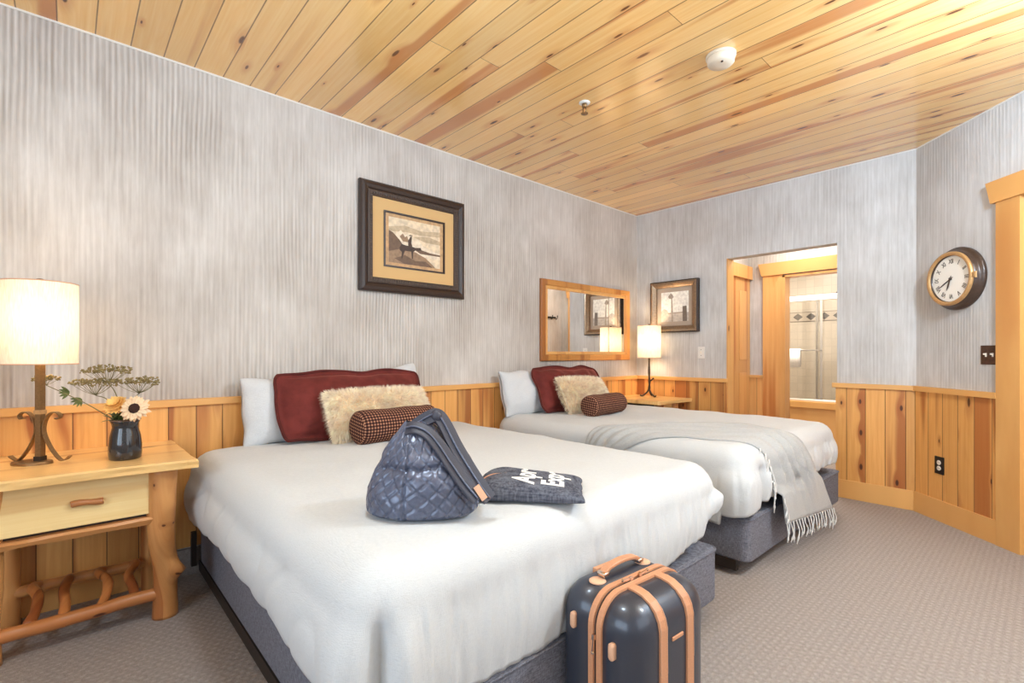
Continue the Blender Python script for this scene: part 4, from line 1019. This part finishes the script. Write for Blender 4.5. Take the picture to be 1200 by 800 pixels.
def umbel(label, c, r, root, n=11, tilt=0.0, mid=None):
    t = thing('wild_carrot', label, 'flower', (0, 0, 0))
    pts = [root]+([mid] if mid else [root.lerp(c, .55)+V((0, 0, .008))])+[c-V((0, 0, r*.55))]
    stem(MT['stem_green'], pts, .0024, t); hub = c-V((0, 0, r*.55))
    bm = new(); bm2 = new()
    for k in range(n):
        a = 2.39996*k; q_ = sqrt((k+.5)/n); p = c+V((cos(a)*r*q_, sin(a)*r*q_, r*.16*(1-q_*q_)+tilt*cos(a)*r*q_+random.uniform(-.004, .004)))
        tube(bm, cr([hub, hub.lerp(p, .5)+V((0, 0, -r*.08*q_)), p], 3), .0009, 5)
        for j in range(10): ball(bm2, p+V((random.uniform(-1, 1)*r*.2, random.uniform(-1, 1)*r*.2, random.uniform(-.3, 1)*r*.22)), random.uniform(.0028, .0056), 1)
    obj('rays', bm, MT['stem_green'], t, True); obj('florets', bm2, MT['umbel'], t, True); return t
umbel('tallest dried umbel rising above the vase', at(-.075, .375), .085, at(0, .15), 17)
umbel('dried umbel low on the left, above the apricot bloom', at(-.112, .322, .02), .082, at(-.005, .15), 17)
umbel('dried umbel on the right, above the sunflower', at(.045, .325, -.02), .078, at(.01, .15), 17)
b1 = umbel('long drooping sprig reaching from vase to the lamp stem', at(-.325, .345, .02), .045, at(-.02, .15), 9, .25, at(-.15, .245, .03))
for (dx, dz, ang) in ((-.225, .29, 20), (-.175, .262, -30)):
    bm = new()
    for k in range(5): petal(bm, at(dx, dz, .02), RT*cos(R(100+ang+k*28))*1.0+V((0, 0, sin(R(100+ang+k*28))))*-.9+TC*.2, TC, .036, .006, .2)
    o = obj('leaf_cluster', bm, MT['leaf'], b1, True); md = o.modifiers.new('thick', 'SOLIDIFY'); md.thickness = .0006
gl = thing('greenery', 'green leaves gathered at the mouth of the vase', 'leaves', (0, 0, 0))
for (dx, dz, n) in ((-.05, .192, 7), (-.01, .19, 6), (.035, .195, 6), (-.028, .2, 5)):
    bm = new()
    for k in range(n): petal(bm, at(dx*.6, dz-.02, .02), RT*cos(k*1.1+dx*20)+V((0, 0, .45+.5*sin(k*2.3)))+TC*.6*sin(k*1.7), V((0, 0, 1)), .05, .0075, -.1)
    o = obj('leaf', bm, MT['leaf'], gl, True); md = o.modifiers.new('thick', 'SOLIDIFY'); md.thickness = .0006
bm = new(); tube(bm, cr([at(0, .09), at(-.005, .16, .01), at(-.02, .19, .02)], 4), .003, 8); obj('stem', bm, MT['stem_green'], gl, True)

# ------------------------------------------------------------------ quilted bag on the near bed
UB, WB = RT, TC
BO = V((1.735, -3.865, .694))+TC*.10-RT*.004
bg = thing('quilted_bag', 'slouchy quilted navy tote bag on the near bed', 'bag', BO)
lv = [(0, -.165, .165, .10), (.008, -.176, .174, .117), (.025, -.184, .181, .128), (.07, -.184, .185, .131), (.11, -.174, .178, .124), (.15, -.158, .166, .110), (.19, -.134, .140, .092), (.225, -.112, .104, .070), (.255, -.090, .066, .050), (.28, -.070, .028, .032), (.298, -.056, -.004, .019)]
lx = cr([(l[0], l[1], l[2]) for l in lv], 9); lb = cr([(l[0], l[3], 0) for l in lv], 9)
NP = 300; rings = []
for q_, bb in zip(lx, lb):
    z, xl, xr = q_[0]*.95, q_[1]*.91, q_[2]*.91; b = bb[1]*.92; ring = []; a = (xr-xl)/2; cxx = (xr+xl)/2; up_ = z/.3
    for k in range(NP):
        t = 2*pi*k/NP; ct, st_ = cos(t), sin(t)
        e = .78+.42*up_; e2 = .80+.25*up_
        x = a*abs(ct)**e*(1 if ct > 0 else -1); y = -b*abs(st_)**e2*(1 if st_ > 0 else -1)
        seam = pi*1.5-.12-.25*up_
        s = (k/NP-.75)*1.06; dd = .0525
        qa = abs(sin(pi*(s+z*1.1)/dd)); qb = abs(sin(pi*(s-z*1.1)/dd))
        puff = min(1, min(qa, qb)*2.4)**.55*.0085*sst(z, 0, .02)*(1-.5*sst(z, .26, .3))
        cre = (.012*nz(x*9+3, y*9, z*10)+.005*nz(x*24, y*24, z*26))*sst(z, .02, .10)
        cre -= .012*math.exp(-((z-.150-.03*nz(t*1.7, 4))/.010)**2)*sst(-st_, .05, .6)
        cre -= .010*math.exp(-((t-seam)/.018)**2)*sst(-st_, 0, .2)
        cre += .010*math.exp(-((t-seam)/.25)**2)
        nrm = V((x/max(a, .01)**2, y/max(b, .01)**2)); nrm = nrm.normalized() if nrm.length > 0 else V((0, 0))
        rr_ = puff+cre*min(1, a/.08)
        x += cxx+nrm.x*rr_; y += nrm.y*rr_
        ring.append(UB*x-WB*y*-1+V((0, 0, z+sst(z, .2, .298)*.02*nz(x*14, y*20, 3))))
    rings.append(ring)
bm = new(); loft(bm, rings, True, True, False)
bd = obj('body', bm, MT['quilt'], bg, True)
# dark lining inside the mouth
top = rings[-1]; cen = sum(top, V())/len(top)
bm = new(); loft(bm, [top, [cen.lerp(p, .82)-V((0, 0, .018)) for p in top], [cen.lerp(p, .5)-V((0, 0, .035)) for p in top]], True, False, True); obj('lining', bm, MT['lining'], bg, True)
# side gusset fold and padded straps
def bp(x, z, y=0.0): return UB*x+WB*y+V((0, 0, z))
st = [[(-.04, .252, .0), (-.015, .275, .01), (.022, .298, .015), (.045, .302, .01), (.07, .272, .02), (.104, .215, .045), (.144, .155, .066), (.182, .10, .078), (.212, .060, .08)],
      [(-.05, .262, .03), (-.02, .268, .04), (.022, .252, .05), (.06, .215, .068), (.10, .163, .088), (.142, .108, .102), (.178, .066, .104)]]
for i, s_ in enumerate(st):
    bm = new(); tube(bm, cr([bp(x, z, y) for x, z, y in s_], 7), 1, flat=(.022, .0055), up=(TC.x*.75+RT.x*.35, TC.y*.75+RT.y*.35, .6)); o = obj('strap', bm, MT['quilt_dark'], bg)
    md = o.modifiers.new('bevel', 'BEVEL'); md.width = .004; md.segments = 2
    bm = new(); tube(bm, cr([bp(x, z, y)+V((TC.x*.008, TC.y*.008, .006)) for x, z, y in s_], 7), .0028, 6); obj('stitched_edge', bm, MT['quilt'], o, True)
bm = new(); ball(bm, bp(.040, .300, .012), .019, 2, (1.1, .9, 1.25)); obj('strap_knot', bm, MT['quilt_dark'], bg, True)
bm = new(); tube(bm, [bp(.172, .105, .100), bp(.198, .066, .100)], 1, flat=(.010, .003), up=(TC.x*.8, TC.y*.8, .6)); obj('leather_tab', bm, MT['tan_pale'], bg)

# ------------------------------------------------------------------ knit pouch with lettering
ang = math.atan2(RT.y, RT.x)
kp = thing('knit_pouch', 'flat charcoal knit pouch with white letters beside the bag', 'pouch', (1.81+.105*TC.x, -3.475+.105*TC.y, .702), ang-R(6))
kp.scale = (1.2, 1.2, 1.1)
PW, PD, PH = .315, .235, .058
bm = new(); n = 40; top = []; bot = []
for j in range(n+1):
    tr, br = [], []
    for i in range(n+1):
        u, v = -1+2*i/n, -1+2*j/n; u, v = sin(u*pi/2), sin(v*pi/2)
        x = PW/2*u*(1-.03*(1-v*v))+.006*nz(v*3, 1); y = PD/2*v*(1-.02*(1-u*u))*(1+.04*u)+.006*nz(u*3, 4)
        e = max(0, (1-abs(u)**5)*(1-abs(v)**5))**.42
        th_ = PH*(.62+.38*sst(-u, -.9, .6))*e
        cr_ = .010*nz(x*14, y*22, 2)*sst(-u, .05, .7)*e
        tr.append(V((x, y, .004+th_*.9+cr_))); br.append(V((x, y, .004-.012*e)))
    top.append(tr); bot.append(br)
for g_, fl in ((top, 0), (bot, 1)):
    vs = [[bm.verts.new(p) for p in r] for r in g_]
    for j in range(n):
        for i in range(n):
            f = (vs[j][i], vs[j][i+1], vs[j+1][i+1], vs[j+1][i]); bm.faces.new(f if not fl else f[::-1])
bmesh.ops.remove_doubles(bm, verts=bm.verts, dist=.0004)
kb = obj('body', bm, MT['knit'], kp, True)
bmk = new(); bmk.from_mesh(kb.data); kbv = BVHTree.FromBMesh(bmk)
for s_, x in (('Apre', -.012), ('Expe', .072)):
    o = text(s_, .088, .0, MT['letter'], kp, M.Translation((x, .006, .1)) @ M.Rotation(pi/2, 4, 'Z') @ M.Scale(.98, 4, (1, 0, 0)), 'lettering', .0032)
    b_ = new(); b_.from_mesh(o.data); bmesh.ops.triangulate(b_, faces=b_.faces); bmesh.ops.subdivide_edges(b_, edges=b_.edges, cuts=2)
    for v in b_.verts:
        h_ = kbv.ray_cast(v.co, V((0, 0, -1)))
        v.co.z = (h_[0].z if h_[0] else .04)+.0016
    b_.to_mesh(o.data); b_.free()
bmk.free()
bm = new(); tube(bm, cr([(-.165, -.03, .012), (-.12, -.015, .048), (-.07, .0, .052)], 5), .0035, 6); tube(bm, cr([(-.155, .075, .012), (-.11, .06, .048), (-.05, .05, .05)], 5), .003, 6); obj('drawstring', bm, MT['tan'], kp, True)
bm = new(); loft(bm, [[(-.165+.026*k*cos(2*pi*a/24), -.035+.045*k*sin(2*pi*a/24), z) for a in range(24)] for k, z in ((.96, .004), (1, .009), (1, .018), (.95, .022))], True, True, True); obj('wooden_toggle', bm, MT['pale_wood'], kp)

# ------------------------------------------------------------------ suitcase at the foot of the near bed
su = thing('suitcase', 'navy hard-shell suitcase with tan trim standing on the carpet', 'suitcase', (2.185, -3.465, 0), R(-4))
SW, SH, SD, Z0 = .385, .455, .235, .045       # width (local y), body height, depth (local x), wheel clearance
def srr(ins, r): return [(a, b+Z0+SH/2) for a, b in rrect(SW/2-ins, SH/2-ins, max(.01, r-ins), 10)]
def shell(name, prof):
    bm = new(); loft(bm, [[(x, y, z) for y, z in srr(i, .085)] for x, i in prof], True, True, True); return obj(name, bm, MT['navy'], su, True)
shell('back_shell', [(-.042, .05), (-.039, .03), (-.031, .014), (-.014, .002), (.002, 0), (.092, 0)])
fs = shell('front_shell', [(.122, 0), (.150, .0), (.175, .004), (.20, .016), (.218, .034), (.229, .055), (.2345, .08), (.235, .1)])
for x in (.088, .118):
    bm = new(); oo = srr(-.001, .085); loft(bm, [[(x+dx, y, z) for y, z in srr(i, .085)] for dx, i in ((-.010, 0), (-.009, -.006), (.009, -.006), (.010, 0))], True, False, False); obj('trim_band', bm, MT['tan'], su, False)
bm = new(); loft(bm, [[(x, y, z) for y, z in srr(i, .085)] for x, i in ((.095, .002), (.098, -.001), (.110, -.001), (.113, .002))], True); zp = obj('zipper', bm, MT['zip'], su, True)
bm = new(); pts = [(.104, y, z) for y, z in srr(-.0025, .085)]; tube(bm, pts, .0022, 6, True); obj('zipper_teeth', bm, MT['dark_metal'], zp, True)
def puller(p, d, name='zipper_pull'):
    bm = new(); p, d = V(p), V(d); n_ = V((1, 0, 0))
    tube(bm, [p, p+d*.014], 1, flat=(.006, .004), up=n_); tube(bm, [p+d*.012, p+d*.05], 1, flat=(.0035, .0018), up=n_); ball(bm, p+d*.05, .006, 1); obj(name, bm, MT['chrome'], zp)
puller((.104, -SW/2-.008, .40), (0, -.12, -1)); puller((.104, -.03, Z0+SH+.009), (0, -.9, .12)); puller((.104, .0, Z0+SH+.009), (0, .9, .12))
# two straps following the front shell over the top edge and down the face
sp_ = [(.124, 0), (.150, .0), (.175, .004), (.20, .016), (.218, .034), (.229, .055), (.2345, .08), (.235, .1)]
for y in (-.065, .066):
    zt = Z0+SH; c_ = [(x+.001+i*.02, y, zt-i+.0025) for x, i in sp_[:-1]]+[(.237, y, zt-.11), (.238, y, .3), (.238, y, Z0+.12)]+[(x+.002, y, Z0+i-.002) for x, i in sp_[::-1][1:]]
    bm = new(); tube(bm, c_, 1, flat=(.0165, .002), up=None) if False else None
    rr_ = []
    for i, p in enumerate(c_):
        a = V(c_[max(0, i-1)]); b = V(c_[min(len(c_)-1, i+1)]); tg = (b-a).normalized(); nn = V((-tg.z, 0, tg.x)); nn = nn if nn.x+nn.z > 0 or p[2] < .2 else -nn
        if nn.dot(V((p[0]-.1, 0, p[2]-Z0-SH/2))) < 0: nn = -nn
        P_ = V(p); w_ = .0165
        rr_.append([P_+V((0, -w_, 0))-nn*.004, P_+V((0, -w_, 0))+nn*.003, P_+V((0, w_, 0))+nn*.003, P_+V((0, w_, 0))-nn*.004])
    loft(bm, rr_, True, True, True); s_ = obj('strap', bm, MT['tan'], su)
    bm = new(); 
    for sg in (-1, 1): tube(bm, [V(p)+V((.0035*(1 if p[2] < zt-.02 else .3), sg*.0145, .003 if p[2] > zt-.1 else 0)) for p in c_[1:9]], .0013, 5)
    obj('stitching', bm, MT['tan_pale'], s_)
bm = new(); box(bm, .234, .2395, -.022, .032, .375, .387, .002, 1); obj('name_tag', bm, MT['tan'], su)
for (x, z) in ((.02, .405), (.165, .378)):
    bm = new(); rr_ = rrect(.009, .024, .0085, 5); loft(bm, [[(x+a, y, z+b) for a, b in [(p_*k, q_*k) for p_, q_ in rr_]] for k, y in ((1, -SW/2+.004), (1, -SW/2-.009), (.8, -SW/2-.012))], True, True, True); obj('side_bumper', bm, MT['tan_pale'], su, True)
# carry handle on the back shell
zt = Z0+SH
bm = new(); tube(bm, cr([(.036, -.085, zt+.016), (.036, -.06, zt+.030), (.036, 0, zt+.036), (.036, .06, zt+.030), (.036, .085, zt+.016)], 6), 1, flat=(.006, .0135), up=(1, 0, 0)); h_ = obj('carry_handle', bm, MT['tan'], su); md = h_.modifiers.new('bevel', 'BEVEL'); md.width = .004; md.segments = 3
for s in (-1, 1):
    bm = new(); lathe(bm, [(.026, 0), (.026, .003), (.022, .006), (.004, .007)], 24, (.036, s*.11, zt-.002)); obj('handle_mount', bm, MT['tan_pale'], su, True)
    bm = new(); box(bm, .020, .052, s*.084-.012, s*.084+.012, zt+.008, zt+.022, .004, 2); obj('handle_buckle', bm, MT['chrome'], su, True)
bm = new(); box(bm, -.030, -.012, -.06, .06, zt-.03, zt+.005, .003, 2); obj('telescopic_grip', bm, MT['tan'], su)
for x in (.04, .195):
    for y in (-.13, .13):
        bm = new(); lathe(bm, [(.022, -.011), (.0235, -.006), (.0235, .006), (.022, .011)], 24, (x, y, .0235), 'y'); box(bm, x-.012, x+.012, y-.015, y+.015, .035, .062); obj('wheel', bm, MT['black'], su, False)

# ------------------------------------------------------------------ light
def area(name, loc, rot, sx, sy, e, col=(1, 1, 1)):
    l = bpy.data.lights.new(name, 'AREA'); l.shape = 'RECTANGLE'; l.size = sx; l.size_y = sy; l.energy = e; l.color = col
    o = bpy.data.objects.new(name, l); COL.objects.link(o); o.location = loc; o.rotation_euler = rot; return o
area('front_window_fill', ((FW[0]+FW[1])/2, YF-.2, (FW[2]+FW[3])/2), (R(90), 0, 0), FW[1]-FW[0], FW[3]-FW[2], 26, (.56, .78, 1))  # fill light set in the added front opening
area('right_window_fill', (XR+.2, (RW[0]+RW[1])/2, (RW[2]+RW[3])/2), (R(90), 0, R(90)), RW[1]-RW[0], RW[3]-RW[2], 5, (.62, .82, 1))  # weaker fill light set in the added right opening
for cx_, cy_, e_ in ((3.5, -2.1, 84), (2.05, -4.15, 30)):
    l = bpy.data.lights.new('ceiling_fill', 'POINT'); l.energy = e_*1.03; l.shadow_soft_size = .16; l.color = (.64, .82, 1)  # fill lights below the two added domes
    o = bpy.data.objects.new('ceiling_fill', l); COL.objects.link(o); o.location = (cx_, cy_, H-.29)
area('hall_light', (1.45, .6, H-.22), (0, 0, 0), .5, .4, 7.5, (1, .95, .86))
area('bath_light', (1.0, 1.75, H-.22), (0, 0, 0), .8, .5, 26, (1, .95, .86))
wd = bpy.data.worlds.new('daylight'); sc.world = wd; wd.use_nodes = True
bgk = wd.node_tree.nodes['Background']; bgk.inputs[0].default_value = (.9, .95, 1, 1); bgk.inputs[1].default_value = 1.0

GROUPS = {'bed': 'upholstered beds', 'duvet': 'white duvets', 'bed_pillow': 'white pillows', 'red_pillow': 'rust velvet cushions', 'fur_pillow': 'cream fur cushions',
          'bolster': 'gingham bolsters', 'log_nightstand': 'log nightstands', 'table_lamp': 'bedside lamps', 'wild_carrot': 'dried umbels in the vase', 'added_ceiling_light': 'added dome ceiling lights',
          'framed_picture': 'framed pictures', 'light_switch': 'light switches'}
for o in sc.objects:
    g_ = GROUPS.get(o.name.split('.')[0])
    if o.parent is None and g_ and 'category' in o: o['group'] = g_

# ------------------------------------------------------------------ camera
cam = bpy.data.cameras.new('camera'); co = bpy.data.objects.new('camera', cam); COL.objects.link(co)
co.location = (3.1365, -4.771, 1.19); co.rotation_euler = (R(90), 0, .8317)
cam.sensor_width = 36; cam.lens = 572.44/1200*36; cam.shift_y = 14.5/1200; cam.clip_start = .05
sc.camera = co
sc.view_settings.view_transform = 'Standard'; sc.view_settings.look = 'None'; sc.view_settings.gamma = 1; sc.view_settings.use_curve_mapping = False
sc.view_settings.exposure = 0.9
sc.cycles.max_bounces = 10; sc.cycles.diffuse_bounces = 6; sc.cycles.sample_clamp_indirect = 6
sc.cycles.use_denoising = True
